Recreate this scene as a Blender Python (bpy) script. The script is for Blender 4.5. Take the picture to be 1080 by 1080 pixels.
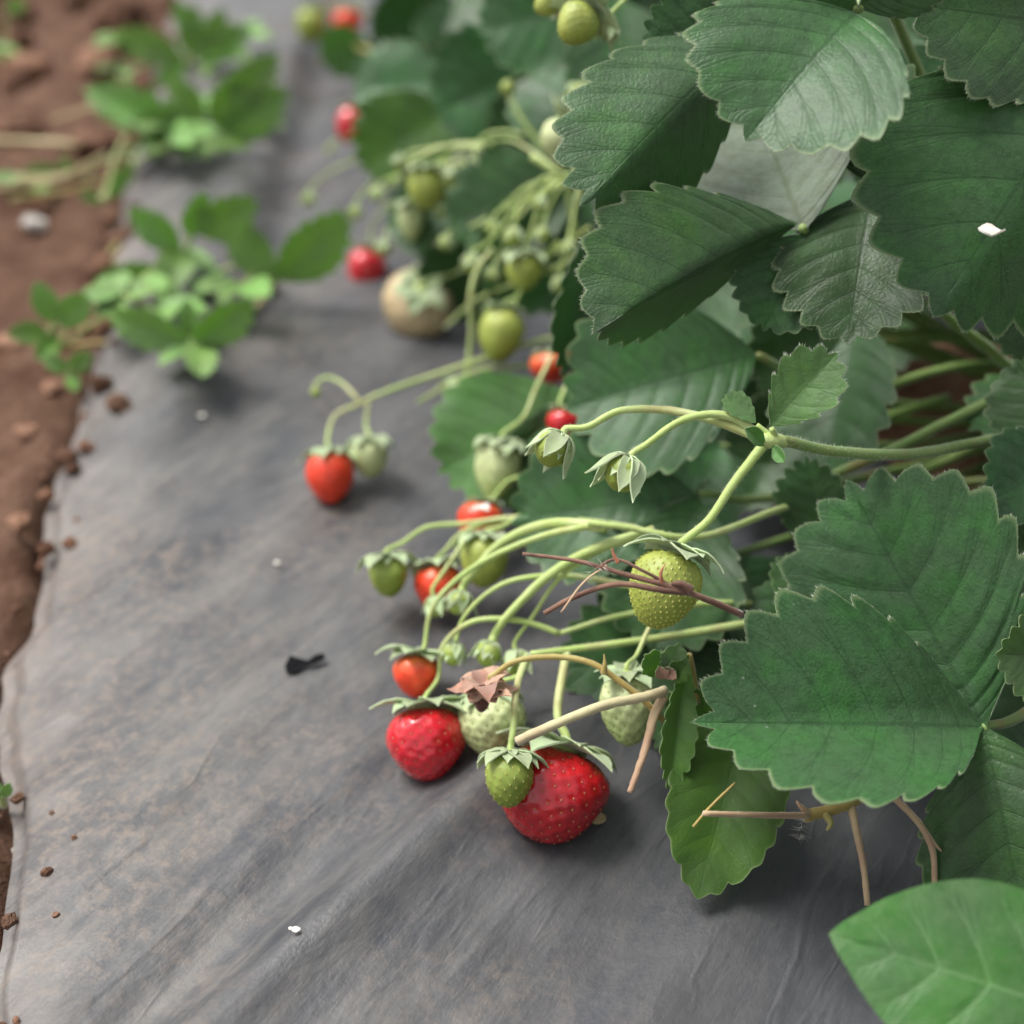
import bpy, math, random
import numpy as np
from mathutils import Vector, Matrix, noise

for o in list(bpy.data.objects):
    bpy.data.objects.remove(o, do_unlink=True)
random.seed(7)
scene = bpy.context.scene
col = scene.collection
rad = math.radians

# ------------------------------------------------------------------ camera
H = 0.24                      # camera height above the film (m)
PITCH = rad(35)
FPX = 1304.0                  # focal length in photo pixels (1080 px frame)
cam_d = bpy.data.cameras.new('camera')
cam = bpy.data.objects.new('camera', cam_d)
col.objects.link(cam)
cam.location = (0, 0, H)
cam.rotation_euler = (rad(90) - PITCH, 0, 0)
cam_d.sensor_width = 36
cam_d.lens = 36 * FPX / 1080
cam_d.clip_start = 0.01
cam_d.clip_end = 200
cam_d.dof.use_dof = True
cam_d.dof.focus_distance = 0.277
cam_d.dof.aperture_fstop = 7.0
scene.camera = cam
scene.render.resolution_x = scene.render.resolution_y = 1024

# ------------------------------------------------------------------ sky and sun (overcast)
SUN_EL, SUN_AZ = rad(60), rad(-62)      # azimuth: from +Y towards +X
world = bpy.data.worlds.new('World')
scene.world = world
world.use_nodes = True
wn = world.node_tree
for n in list(wn.nodes): wn.nodes.remove(n)
sky = wn.nodes.new('ShaderNodeTexSky'); sky.sky_type = 'NISHITA'; sky.sun_disc = False
sky.sun_elevation = SUN_EL; sky.sun_rotation = SUN_AZ
sky.air_density = 1.0; sky.dust_density = 4.0
hs = wn.nodes.new('ShaderNodeHueSaturation'); hs.inputs['Saturation'].default_value = 0.22
bg = wn.nodes.new('ShaderNodeBackground'); bg.inputs['Strength'].default_value = 0.10
wo = wn.nodes.new('ShaderNodeOutputWorld')
wn.links.new(sky.outputs[0], hs.inputs['Color']); wn.links.new(hs.outputs[0], bg.inputs['Color'])
wn.links.new(bg.outputs[0], wo.inputs['Surface'])
sun_d = bpy.data.lights.new('sun', 'SUN'); sun_d.energy = 1.5; sun_d.angle = rad(26); sun_d.color = (1, .97, .93)
sun = bpy.data.objects.new('sun', sun_d); col.objects.link(sun)
sdir = Vector((math.sin(SUN_AZ) * math.cos(SUN_EL), math.cos(SUN_AZ) * math.cos(SUN_EL), math.sin(SUN_EL)))
sun.rotation_euler = sdir.to_track_quat('Z', 'Y').to_euler()
sun.location = (0, 0, 3)
scene.view_settings.view_transform = 'Standard'
scene.view_settings.look = 'None'
scene.view_settings.exposure = 1.12
scene.view_settings.gamma = 1.0

# ------------------------------------------------------------------ geometry of the place
CAMV = Vector((0, 0, H))
FW = Vector((0, math.cos(PITCH), -math.sin(PITCH)))
UPV = Vector((0, math.sin(PITCH), math.cos(PITCH)))
RT = Vector((1, 0, 0))
SINP, COSP = math.sin(PITCH), math.cos(PITCH)

def P(px, py, d):
    """point of the place seen at photo pixel px,py, d metres in front of the lens"""
    return CAMV + d * (FW + (px - 540) / FPX * RT - (py - 540) / FPX * UPV)

def plane_d(px, py, z=0.0):
    return (H - z) / (SINP + (py - 540) / FPX * COSP)

def smooth(a, b, x):
    t = min(1, max(0, (x - a) / (b - a)))
    return t * t * (3 - 2 * t)

ROW = Vector((-.16, .987, 0)).normalized()
ACR = Vector((.987, .16, 0)).normalized()

def across(x, y): return x * ACR.x + y * ACR.y

def edge_c(rr):
    return -.100 + .0115 * smooth(.34, .20, rr) + .012 * noise.noise((rr * 5, 1, 0)) + .009 * noise.noise((rr * 17, 4, 0)) + .004 * noise.noise((rr * 60, 4, 0))

def film_z(x, y):
    c = across(x, y)
    # long diagonal tension folds
    a = rad(34)
    q = x * math.cos(a) - y * math.sin(a)
    p = x * math.sin(a) + y * math.cos(a)
    z = 0.0016 * noise.noise((q * 34, p * 3.2, 1.7)) + 0.0009 * noise.noise((q * 90, p * 5, 4.2))
    n = noise.noise((q * 13, p * 2.0, 9.1))
    z += 0.0034 * (1 - abs(n) * 2.2)
    n = noise.noise((q * 27 + 5, p * 3.1, 3.3))
    z += 0.0016 * (1 - abs(n) * 2.4)
    z += 0.0006 * noise.noise((x * 60, y * 60, 2))
    # raised fold where the runner plantlets stand
    cc = -.043 + .11 * (y - .45)
    k = smooth(.34, .52, y)
    z += k * .014 * (1 - smooth(cc - .012, cc + .010, c)) * smooth(-.17, -.06, c)
    # shoulder dropping to the furrow
    z -= .012 * (1 - smooth(-.15, -.06, c))
    # soft fold near the front
    qq = (x + .045) * math.cos(rad(40)) - (y - .17) * math.sin(rad(40))
    z += .0062 * math.exp(-(qq / .007) ** 2) * smooth(.27, .22, y) * smooth(.1, .02, x)
    return z

# ------------------------------------------------------------------ small helpers
def tag(o, label=None, cat=None, group=None, kind=None):
    if label: o['label'] = label
    if cat: o['category'] = cat
    if group: o['group'] = group
    if kind: o['kind'] = kind
    return o

def link(o, parent=None):
    col.objects.link(o)
    if parent is not None:
        o.parent = parent
    return o

WLOC = {}
def thing(name, loc, label, cat, group=None):
    e = bpy.data.objects.new(name, None)
    e.empty_display_size = .01
    e.location = loc
    WLOC[e] = Vector(loc)
    col.objects.link(e)
    return tag(e, label, cat, group)

def put(name, me, loc, parent=None):
    """mesh object whose origin is the world point loc"""
    o = bpy.data.objects.new(name, me)
    WLOC[o] = Vector(loc)
    o.location = Vector(loc) - (WLOC[parent] if parent is not None else Vector())
    return link(o, parent)

def mesh(name, verts, faces, mats, uv=None, fmat=None, smooth_=True):
    me = bpy.data.meshes.new(name)
    me.from_pydata([tuple(v) for v in verts], [], [tuple(f) for f in faces])
    for m in mats: me.materials.append(m)
    if fmat is not None:
        me.polygons.foreach_set('material_index', np.asarray(fmat, dtype=np.int32))
    if uv is not None:
        l = me.uv_layers.new(name='UVMap')
        idx = np.zeros(len(me.loops), dtype=np.int32)
        me.loops.foreach_get('vertex_index', idx)
        l.data.foreach_set('uv', np.asarray(uv, dtype=np.float32)[idx].ravel())
    if smooth_:
        me.polygons.foreach_set('use_smooth', np.ones(len(me.polygons), dtype=bool))
    me.update()
    return me

def sheet(name, G, thick, mats, uv=None):
    """closed two-sided sheet from a vertex grid G (n,m,3); mats = (upper, under)"""
    n, m, _ = G.shape
    du = np.gradient(G, axis=0); dv = np.gradient(G, axis=1)
    N = np.cross(du, dv)
    ln = np.linalg.norm(N, axis=2, keepdims=True)
    fallback = N.reshape(-1, 3).sum(0); fallback /= max(1e-12, np.linalg.norm(fallback))
    N = np.where(ln > 1e-14, N / np.maximum(ln, 1e-14), fallback)
    top = (G + N * thick / 2).reshape(-1, 3); bot = (G - N * thick / 2).reshape(-1, 3)
    V = np.vstack([top, bot]); k = n * m
    F = []; M = []
    for i in range(n - 1):
        for j in range(m - 1):
            a = i * m + j
            F.append((a, a + m, a + m + 1, a + 1)); M.append(0)
            F.append((k + a, k + a + 1, k + a + m + 1, k + a + m)); M.append(1)
    rim = [(i, 0) for i in range(n)] + [(n - 1, j) for j in range(1, m)] + \
          [(i, m - 1) for i in range(n - 2, -1, -1)] + [(0, j) for j in range(m - 2, 0, -1)]
    ids = [i * m + j for i, j in rim]
    q = len(ids)
    V = np.vstack([V, top[ids], bot[ids]])
    for i in range(q):
        a, b = 2 * k + i, 2 * k + (i + 1) % q
        F.append((b, a, q + a, q + b)); M.append(1)
    uv2 = None
    if uv is not None:
        u = uv.reshape(-1, 2); uv2 = np.vstack([u, u, u[ids], u[ids]])
    return mesh(name, V, F, mats, uv2, M)

def spline(pts, sub=6):
    pts = [np.array(p, float) for p in pts]
    if len(pts) == 2:
        return [pts[0] + (pts[1] - pts[0]) * t for t in np.linspace(0, 1, sub + 1)]
    Q = [2 * pts[0] - pts[1]] + pts + [2 * pts[-1] - pts[-2]]
    out = []
    for i in range(1, len(Q) - 2):
        p0, p1, p2, p3 = Q[i - 1:i + 3]
        for t in np.arange(0, 1, 1 / sub):
            out.append(.5 * (2 * p1 + (p2 - p0) * t + (2 * p0 - 5 * p1 + 4 * p2 - p3) * t * t + (3 * p1 - p0 - 3 * p2 + p3) * t ** 3))
    out.append(pts[-1])
    return out

def tube_geo(pts, sub=6, n=8, wob=0.0, seed=0):
    """pts: list of (x,y,z,r) -> verts, faces"""
    C = np.array(spline(pts, sub))
    c, r = C[:, :3], np.maximum(C[:, 3], 2e-5)
    T = np.gradient(c, axis=0); T /= np.maximum(1e-9, np.linalg.norm(T, axis=1, keepdims=True))
    a = np.array([0, 0, 1.0]) if abs(T[0][2]) < .9 else np.array([1.0, 0, 0])
    nrm = np.cross(T[0], a); nrm /= np.linalg.norm(nrm)
    V = []; F = []
    for i in range(len(c)):
        nrm = nrm - T[i] * nrm.dot(T[i]); nrm /= max(1e-9, np.linalg.norm(nrm))
        b = np.cross(T[i], nrm)
        for k in range(n):
            th = 2 * math.pi * k / n
            rr = r[i] * (1 + wob * noise.noise((i * .7, k * 1.3, seed)))
            V.append(c[i] + rr * (math.cos(th) * nrm + math.sin(th) * b))
    L = len(c)
    for i in range(L - 1):
        for k in range(n):
            a0 = i * n + k; a1 = i * n + (k + 1) % n
            F.append((a0, a1, a1 + n, a0 + n))
    F.append(tuple(range(n - 1, -1, -1))); F.append(tuple((L - 1) * n + k for k in range(n)))
    return V, F

def tube(name, pts, mat, parent=None, sub=6, n=8, wob=0.16):
    o0 = Vector(pts[0][:3])
    loc = [(p[0] - o0.x, p[1] - o0.y, p[2] - o0.z, p[3]) for p in pts]
    V, F = tube_geo(loc, sub, n, wob, seed=len(bpy.data.objects))
    return put(name, mesh(name, V, F, [mat]), o0, parent)

def hairs(pts, count, length, mat, parent, name='fine_hairs'):
    """pale fuzz along a stem: thin tapering needles joined in one part"""
    C = np.array(spline(pts, 8)); c, r = C[:, :3], C[:, 3]
    o0 = Vector(c[0]); V = []; F = []
    for _ in range(count):
        i = random.randrange(len(c) - 1); t = random.random()
        p = Vector(c[i] * (1 - t) + c[i + 1] * t); rr = r[i]
        T = Vector(c[i + 1] - c[i]).normalized()
        d = Vector((random.gauss(0, 1), random.gauss(0, 1), random.gauss(0, 1)))
        d = (d - T * d.dot(T)).normalized()
        s = T.cross(d) * .000045
        tip = p + d * (rr + length * random.uniform(.5, 1.2)) + T * length * random.uniform(-.4, .4)
        k = len(V); b = p + d * rr * .9 - o0
        V += [b - s, b + s, b + T * .00006, tip - o0]
        F += [(k, k + 1, k + 3), (k + 1, k + 2, k + 3), (k + 2, k, k + 3)]
    o = put(name, mesh(name, V, F, [mat]), o0, parent)
    return tag(o, kind='stuff')

# ------------------------------------------------------------------ materials
class NT:
    def __init__(s, name):
        s.m = bpy.data.materials.new(name); s.m.use_nodes = True
        s.t = s.m.node_tree
        for n in list(s.t.nodes): s.t.nodes.remove(n)
        s.out = s.t.nodes.new('ShaderNodeOutputMaterial')
    def n(s, typ, **kw):
        nd = s.t.nodes.new('ShaderNode' + typ)
        for k, v in kw.items():
            if k.startswith('_'):
                setattr(nd, k[1:], v)
            else:
                key = k.replace('__', ' ')
                s.set(nd.inputs[int(key[1:])] if key[0] == 'i' and key[1:].isdigit() else nd.inputs[key], v)
        return nd
    def set(s, sock, v):
        if isinstance(v, bpy.types.NodeSocket): s.t.links.new(v, sock)
        elif isinstance(v, bpy.types.Node): s.t.links.new(v.outputs[0], sock)
        else:
            if isinstance(v, (tuple, list)) and len(v) == 3 and sock.type == 'RGBA': v = (*v, 1)
            sock.default_value = v
    def math(s, op, a, b=0.0, clamp=False):
        return s.n('Math', _operation=op, _use_clamp=clamp, i0=a, i1=b).outputs[0]
    def rng(s, v, a, b, c=0.0, d=1.0):
        return s.n('MapRange', _interpolation_type='SMOOTHSTEP', i0=v, i1=a, i2=b, i3=c, i4=d).outputs[0]
    def mix(s, f, a, b, mode='MIX'):
        nd = s.t.nodes.new('ShaderNodeMix'); nd.data_type = 'RGBA'; nd.blend_type = mode; nd.clamp_factor = True
        s.set(nd.inputs[0], f); s.set(nd.inputs[6], a); s.set(nd.inputs[7], b)
        return nd.outputs[2]
    def noise(s, vec, scale, detail=3, rough=.55, out=0):
        return s.n('TexNoise', Vector=vec, Scale=scale, Detail=detail, Roughness=rough).outputs[out]
    def obj(s): return s.n('TexCoord').outputs['Object']
    def geo(s): return s.n('NewGeometry').outputs['Position']
    def bump(s, h, strength, dist):
        return s.n('Bump', Height=h, Strength=strength, Distance=dist).outputs[0]
    def done(s, shader):
        s.t.links.new(shader.outputs[0] if isinstance(shader, bpy.types.Node) else shader, s.out.inputs['Surface'])
        return s.m

def leaf_mat(name, base, vein, trans, rough=.5, sheen=.25, tw=.32, vs=.42, var=.35, under=False, bumpk=1.0, spots=True, osc=1.0):
    t = NT(name)
    uv = t.n('UVMap').outputs[0]
    sp = t.n('SeparateXYZ', Vector=uv)
    U, V = sp.outputs[0], sp.outputs[1]
    fr = t.math('FRACT', U)
    dv = t.math('ABSOLUTE', t.math('SUBTRACT', fr, .5))
    lat = t.math('MULTIPLY', t.rng(dv, .012, .045, 1, 0), t.rng(V, .6, 1.0, 1, .1))
    mid = t.rng(V, .008, .035, 1, 0)
    vm = t.math('MAXIMUM', lat, mid)
    for v0, kk in ((.30, .62), (.55, .75), (.78, 1.1)):     # forking side veins
        ln = t.math('ABSOLUTE', t.math('SUBTRACT', dv, t.math('MULTIPLY', t.math('SUBTRACT', V, v0), kk)))
        fk = t.math('MULTIPLY', t.rng(ln, .006, .03, .6, 0), t.math('GREATER_THAN', V, v0))
        vm = t.math('MAXIMUM', vm, fk)
    rnd = t.n('ObjectInfo').outputs['Random']
    o = t.n('VectorMath', _operation='SCALE', Vector=t.obj(), Scale=osc).outputs[0]
    n1 = t.noise(o, 70, 4)
    c = t.mix(t.math('MULTIPLY', vm, vs), base, vein)
    hv = t.n('HueSaturation', Hue=t.rng(rnd, 0, 1, .487, .512), Saturation=t.rng(n1, .3, .7, .85, 1.12),
             Value=t.math('ADD', t.rng(rnd, 0, 1, 1 - var * .5, 1 + var * .5), t.rng(n1, .3, .7, -.16, .16)), Color=c).outputs[0]
    c = hv
    c = t.mix(t.rng(t.noise(o, 380, 5, .7), .40, .68, 0, .5), c, vein)
    gl = t.n('TexVoronoi', Vector=o, Scale=1500.0)  # tiny pale dots paint hair glints into the colour
    c = t.mix(t.rng(gl.outputs['Distance'], .10, .34, .12, 0), c, (.30, .36, .25))
    if spots:     # dust grains and pale edge hairs
        dn = t.n('TexVoronoi', Vector=o, Scale=420.0)
        pick = t.math('GREATER_THAN', t.n('SeparateColor', Color=dn.outputs['Color']).outputs[0], .86)
        dust = t.math('MULTIPLY', t.rng(dn.outputs['Distance'], .08, .2, .35, 0), pick)
        dust = t.math('MULTIPLY', dust, t.rng(t.noise(o, 45, 2), .45, .65))
        c = t.mix(dust, c, (.42, .45, .36))
        c = t.mix(t.rng(V, .955, 1.0, 0, .38), c, (.42, .50, .26))
        bl = t.rng(t.noise(o, 120, 2), .70, .78, 0, .6)
        c = t.mix(t.math('MULTIPLY', bl, t.rng(V, .8, 1.0)), c, (.22, .11, .04))
    vor = t.n('TexVoronoi', _feature='DISTANCE_TO_EDGE', Vector=o, Scale=760.0).outputs[0]
    hgt = t.math('ADD', t.rng(vor, 0, .3, 0, .5), t.math('MULTIPLY', t.noise(o, 1500, 3), .6))
    hgt = t.math('SUBTRACT' if not under else 'ADD', hgt, t.math('MULTIPLY', vm, .9 if not under else 1.6))
    nb = t.bump(hgt, .42 * bumpk, .00018)
    bs = t.n('BsdfPrincipled', Base__Color=c, Roughness=rough, Normal=nb)
    bs.inputs['Specular IOR Level'].default_value = .36
    bs.inputs['Sheen Weight'].default_value = sheen
    bs.inputs['Sheen Roughness'].default_value = .45
    bs.inputs['Sheen Tint'].default_value = (.85, .95, .88, 1)
    tr = t.n('BsdfTranslucent', Color=trans)
    return t.done(t.n('MixShader', i0=tw, i1=bs.outputs[0], i2=tr.outputs[0]))

LEAF = leaf_mat('leaf_upper', (.052, .128, .040), (.018, .052, .016), (.20, .44, .05), sheen=.12, rough=.42, tw=.22)
UNDER = leaf_mat('leaf_under', (.22, .275, .21), (.10, .13, .06), (.24, .5, .06), rough=.7, sheen=.3, under=True, tw=.22)
YOUNG = leaf_mat('young_leaf_upper', (.105, .21, .065), (.07, .15, .045), (.35, .62, .07), sheen=.22)
YUNDER = leaf_mat('young_leaf_under', (.19, .28, .13), (.14, .2, .08), (.35, .62, .07), rough=.7, under=True)
RUNL = leaf_mat('runner_leaf_upper', (.25, .44, .12), (.16, .32, .08), (.46, .68, .12), sheen=.25)
WEED = leaf_mat('weed_leaf_upper', (.068, .160, .045), (.15, .265, .105), (.25, .45, .06), rough=.42, sheen=.10, vs=.95, bumpk=1.2, spots=False)
SEPAL = leaf_mat('sepal_green', (.47, .58, .32), (.55, .63, .41), (.5, .64, .28), rough=.6, sheen=.35, spots=False, tw=.25, osc=.016, bumpk=.5)
SEPALU = leaf_mat('sepal_pale', (.52, .60, .37), (.46, .55, .32), (.5, .6, .3), rough=.7, sheen=.35, spots=False, tw=.25, osc=.016, bumpk=.5)
DRYSEP = leaf_mat('dry_sepal', (.56, .34, .24), (.40, .22, .15), (.5, .25, .12), rough=.8, sheen=.2, spots=False, tw=.2, osc=.016, bumpk=.5)
FADED = leaf_mat('fading_leaf', (.085, .185, .04), (.06, .14, .03), (.40, .64, .07), rough=.55, tw=.45)

def stem_mat(name, a, b, rough=.5, scale=60, sss=0.0, blush=0.0):
    t = NT(name); o = t.obj()
    c = t.mix(t.rng(t.noise(o, scale, 4), .35, .7), a, b)
    if blush: c = t.mix(t.rng(t.noise(o, 85, 3), .52, .72, 0, blush), c, (.34, .20, .08))
    nb = t.bump(t.noise(o, 900, 3), .5, .0003)
    bs = t.n('BsdfPrincipled', Base__Color=c, Roughness=rough, Normal=nb)
    bs.inputs['Sheen Weight'].default_value = .4
    bs.inputs['Sheen Roughness'].default_value = .4
    bs.inputs['Subsurface Weight'].default_value = sss
    bs.inputs['Subsurface Radius'].default_value = (.5, .7, .2)
    bs.inputs['Subsurface Scale'].default_value = .0015
    return t.done(bs)

STALK = stem_mat('flower_stalk_green', (.40, .52, .15), (.52, .58, .26), sss=.3, blush=.4)
PETI = stem_mat('leaf_stalk_green', (.16, .27, .06), (.24, .33, .10), sss=.2, blush=.5)
TWIG = stem_mat('dry_twig_brown', (.12, .055, .034), (.26, .14, .09), .75, 140)
TAN = stem_mat('dry_stalk_tan', (.48, .30, .19), (.56, .42, .24), .7, 90)
CREAM = stem_mat('cream_stalk', (.58, .52, .30), (.50, .36, .22), .6, 60, .2)
OLIVE = stem_mat('withering_stalk', (.36, .26, .07), (.40, .36, .12), .6, 70, .2)
REDTIP = stem_mat('reddened_scale', (.36, .11, .05), (.45, .20, .10), .6, 200)
STRAW = stem_mat('straw', (.42, .32, .15), (.55, .45, .25), .7, 40)
HAIR = stem_mat('pale_hair', (.62, .66, .5), (.7, .72, .6), .5)
WHITE = stem_mat('petal_white', (.75, .74, .68), (.66, .58, .46), .6, 300)

def berry_mat(name, body, blush, where, rough=.3, coat=.25, sss=.2, amount=1.0):
    """blush colour spreads over the berry by patchy noise plus height along its axis (object z, calyx at 0)"""
    t = NT(name); o = t.obj()
    z = t.n('SeparateXYZ', Vector=o).outputs[2]
    k = t.rng(t.math('ADD', z, t.math('MULTIPLY', t.math('SUBTRACT', t.noise(o, 110, 2), .5), .012)), where[0], where[1], 0, amount)
    c = t.mix(k, body, blush)
    n = t.noise(o, 260, 3)
    c = t.n('HueSaturation', Value=t.rng(n, .3, .7, .86, 1.12), Color=c).outputs[0]
    nb = t.bump(t.noise(o, 1400, 2), .22, .0003)
    bs = t.n('BsdfPrincipled', Base__Color=c, Roughness=rough, Normal=nb)
    bs.inputs['Coat Weight'].default_value = coat; bs.inputs['Coat Roughness'].default_value = .22
    bs.inputs['Subsurface Weight'].default_value = sss
    bs.inputs['Subsurface Radius'].default_value = (1, .4, .25)
    bs.inputs['Subsurface Scale'].default_value = .0016
    return t.done(bs)

RED = berry_mat('ripe_red', (.60, .010, .022), (.66, .022, .016), (-.006, .002), .2, .7)
CRIM = berry_mat('deep_red', (.44, .006, .012), (.50, .010, .012), (-.006, .002), .2, .65)
ORNG = berry_mat('orange_red', (.78, .055, .018), (.80, .20, .06), (-.006, .001), .36, .15)
GREEN = berry_mat('unripe_green', (.30, .36, .05), (.36, .42, .09), (-.02, 0), .5, 0)
GREENS = berry_mat('small_green', (.22, .29, .04), (.30, .38, .08), (-.01, 0), .5, 0)
PALE = berry_mat('pale_green', (.47, .54, .22), (.52, .58, .30), (-.02, 0), .5, 0)
PEACH = berry_mat('whitish_blush', (.62, .27, .16), (.55, .42, .24), (-.032, -.014), .42, .05)
SEEDG = stem_mat('seed_green', (.38, .40, .06), (.47, .46, .10), .4)
SEEDP = stem_mat('seed_pale', (.22, .24, .05), (.30, .30, .09), .5)
SEEDY = stem_mat('seed_gold', (.36, .10, .025), (.44, .22, .06), .4)
CORE = stem_mat('dry_core', (.06, .02, .015), (.13, .04, .03), .85, 400)

def film_mat():
    t = NT('black_plastic_film'); g = t.geo()
    vr = t.n('VectorRotate', _rotation_type='Z_AXIS', Vector=g, Angle=rad(34))
    mp = t.n('Mapping', Vector=vr.outputs[0]); mp.inputs['Scale'].default_value = (1, .24, 1)
    st = mp.outputs[0]
    s1 = t.noise(st, 34, 8, .68); s2 = t.noise(g, 26, 6, .62); s3 = t.noise(g, 260, 6, .72); s4 = t.noise(st, 170, 6, .7)
    c = t.mix(t.rng(s2, .34, .68), (.030, .033, .040), (.062, .064, .068))
    # settled dust, smeared along the folds and broken into grains
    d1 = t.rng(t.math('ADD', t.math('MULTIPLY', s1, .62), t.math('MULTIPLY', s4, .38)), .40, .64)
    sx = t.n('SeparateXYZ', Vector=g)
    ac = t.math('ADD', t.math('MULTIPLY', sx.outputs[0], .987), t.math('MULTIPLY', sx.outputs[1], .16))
    # more mud on the furrow side; its thinning towards the plants paints their shade
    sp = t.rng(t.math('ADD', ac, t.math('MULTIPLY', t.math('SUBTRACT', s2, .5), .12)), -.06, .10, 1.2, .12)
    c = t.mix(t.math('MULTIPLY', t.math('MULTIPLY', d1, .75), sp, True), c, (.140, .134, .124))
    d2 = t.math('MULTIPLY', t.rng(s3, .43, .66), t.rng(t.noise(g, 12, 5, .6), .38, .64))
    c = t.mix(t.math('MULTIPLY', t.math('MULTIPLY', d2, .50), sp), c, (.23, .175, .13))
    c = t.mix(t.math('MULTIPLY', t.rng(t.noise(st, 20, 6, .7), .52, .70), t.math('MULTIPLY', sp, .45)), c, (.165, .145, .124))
    c = t.mix(t.rng(t.noise(st, 300, 5, .7), .55, .72, 0, .5), c, (.022, .024, .030))
    # mud along the furrow side
    ed = t.rng(t.math('ADD', ac, t.math('MULTIPLY', t.math('SUBTRACT', t.noise(st, 40, 5), .5), .07)), -.125, -.06, .45, 0)
    c = t.mix(ed, c, (.21, .15, .115))
    h = t.math('ADD', t.math('MULTIPLY', s4, .8), t.math('MULTIPLY', t.noise(st, 480, 3), .35))
    h = t.math('ADD', h, t.math('MULTIPLY', s3, .6))
    for sc, am in ((46, .42), (95, .3), (20, .5)):     # thin stretch creases
        cr = t.rng(t.math('ABSOLUTE', t.math('SUBTRACT', t.noise(st, sc, 2, .5), .5)), 0, .045, 1, 0)
        cr = t.math('MULTIPLY', cr, t.rng(t.noise(g, 17 + sc * .1, 2), .45, .6))
        h = t.math('ADD', h, t.math('MULTIPLY', cr, am))
    bs = t.n('BsdfPrincipled', Base__Color=c, Roughness=t.rng(s2, .3, .7, .40, .58), Normal=t.bump(h, .5, .0008))
    bs.inputs['Specular IOR Level'].default_value = .5
    return t.done(bs)

def soil_mat():
    t = NT('red_brown_soil'); g = t.geo()
    c = t.mix(t.rng(t.noise(g, 30, 6, .65), .32, .7), (.17, .080, .047), (.36, .205, .135))
    c = t.mix(t.rng(t.noise(g, 240, 4, .7), .52, .75, 0, .6), c, (.36, .24, .165))
    c = t.mix(t.rng(t.noise(g, 90, 4, .7), .58, .75, 0, .6), c, (.07, .035, .022))
    c = t.n('HueSaturation', Value=t.rng(t.n('ObjectInfo').outputs['Random'], 0, 1, .75, 1.55), Color=c).outputs[0]
    h = t.math('ADD', t.noise(g, 160, 6, .7), t.math('MULTIPLY', t.noise(g, 620, 3), .4))
    bs = t.n('BsdfPrincipled', Base__Color=c, Roughness=.9, Normal=t.bump(h, 1.0, .008))
    bs.inputs['Specular IOR Level'].default_value = .2
    return t.done(bs)

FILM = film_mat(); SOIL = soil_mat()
_t = NT('torn_black_film'); _b = _t.n('BsdfPrincipled', Base__Color=_t.mix(_t.noise(_t.obj(), 300, 3), (.002, .002, .003), (.006, .006, .007)), Roughness=.8)
_b.inputs['Specular IOR Level'].default_value = .1
BLACK = _t.done(_b)
STONE = stem_mat('pale_stone', (.42, .38, .34), (.6, .56, .5), .8, 120)

# ------------------------------------------------------------------ soil sheet to the horizon
def axis(fine0, fine1, step, far):
    a = list(np.arange(fine0, fine1 + 1e-6, step))
    s = step; x = fine1
    while x < far: s *= 1.35; x += s; a.append(x)
    s = step; x = fine0; pre = []
    while x > -far: s *= 1.35; x -= s; pre.append(x)
    return pre[::-1] + a

def soil_z(x, y):
    c = across(x, y)
    e = edge_c(x * ROW.x + y * ROW.y)
    z = -.008 + .010 * noise.noise((x * 14, y * 14, 3)) + .007 * noise.noise((x * 38, y * 38, 8)) + .0035 * noise.noise((x * 110, y * 110, 5))
    z -= .030 * smooth(-.12, -.32, c) - .0
    under = smooth(e - .010, e + .014, c) * (1 - smooth(.60, .66, c))
    return z * (1 - under) + under * -.045

xs = axis(-.75, .25, .006, 60); ys = axis(-.1, 1.75, .006, 60)
V = [(x, y, soil_z(x, y)) for y in ys for x in xs]
nx = len(xs)
Fs = [(j * nx + i, j * nx + i + 1, (j + 1) * nx + i + 1, (j + 1) * nx + i) for j in range(len(ys) - 1) for i in range(nx - 1)]
soil = put('soil', mesh('soil', V, Fs, [SOIL]), (0, 0, 0))
tag(soil, kind='structure')

# clods lying in the furrow
def clod_mesh(k):
    import bmesh
    bm = bmesh.new(); bmesh.ops.create_icosphere(bm, subdivisions=2, radius=1)
    for v in bm.verts:
        n = noise.noise(v.co * 1.3 + Vector((k * 7, 0, 0))); n2 = noise.noise(v.co * 3.1 + Vector((0, k * 5, 0)))
        v.co *= 1 + .38 * n + .16 * n2
        v.co.z *= .72
    me = bpy.data.meshes.new('clod'); bm.to_mesh(me); bm.free()
    me.materials.append(SOIL)
    me.polygons.foreach_set('use_smooth', np.array([False] * len(me.polygons)))
    return me
clods = [clod_mesh(k) for k in range(6)]
placed = 0
for tries in range(4000):
    if placed >= 190: break
    x = random.uniform(-.62, -.09); y = random.uniform(.12, 1.35)
    c = across(x, y)
    if c > edge_c(y) - .006 or c < -.55: continue
    s = (.005 + .020 * random.random() ** 1.6) * (.45 + .55 * smooth(.3, .6, y))
    o = bpy.data.objects.new('clod', clods[placed % 6])
    o.location = (x, y, soil_z(x, y) + s * .38)
    o.scale = (s, s * random.uniform(.7, 1.2), s * random.uniform(.7, 1.1)); o.rotation_euler = (random.uniform(-.3, .3), random.uniform(-.3, .3), random.uniform(0, 6.28))
    link(o, soil); placed += 1

for k in range(108):      # crumbs spilt over the edge of the film
    y = random.uniform(.12, .95); c = edge_c(y) + random.triangular(-.012, .02, -.002)
    p = ACR * c + ROW * y; s = (.0014 + .004 * random.random() ** 3) * (.5 + .5 * smooth(.25, .5, y))
    o = bpy.data.objects.new('clod', clods[k % 6])
    o.location = (p.x, p.y, max(film_z(p.x, p.y), soil_z(p.x, p.y)) + s * .3)
    o.scale = (s, s * random.uniform(.7, 1.2), s); o.rotation_euler = (0, 0, random.uniform(0, 6.28))
    link(o, soil)

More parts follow.
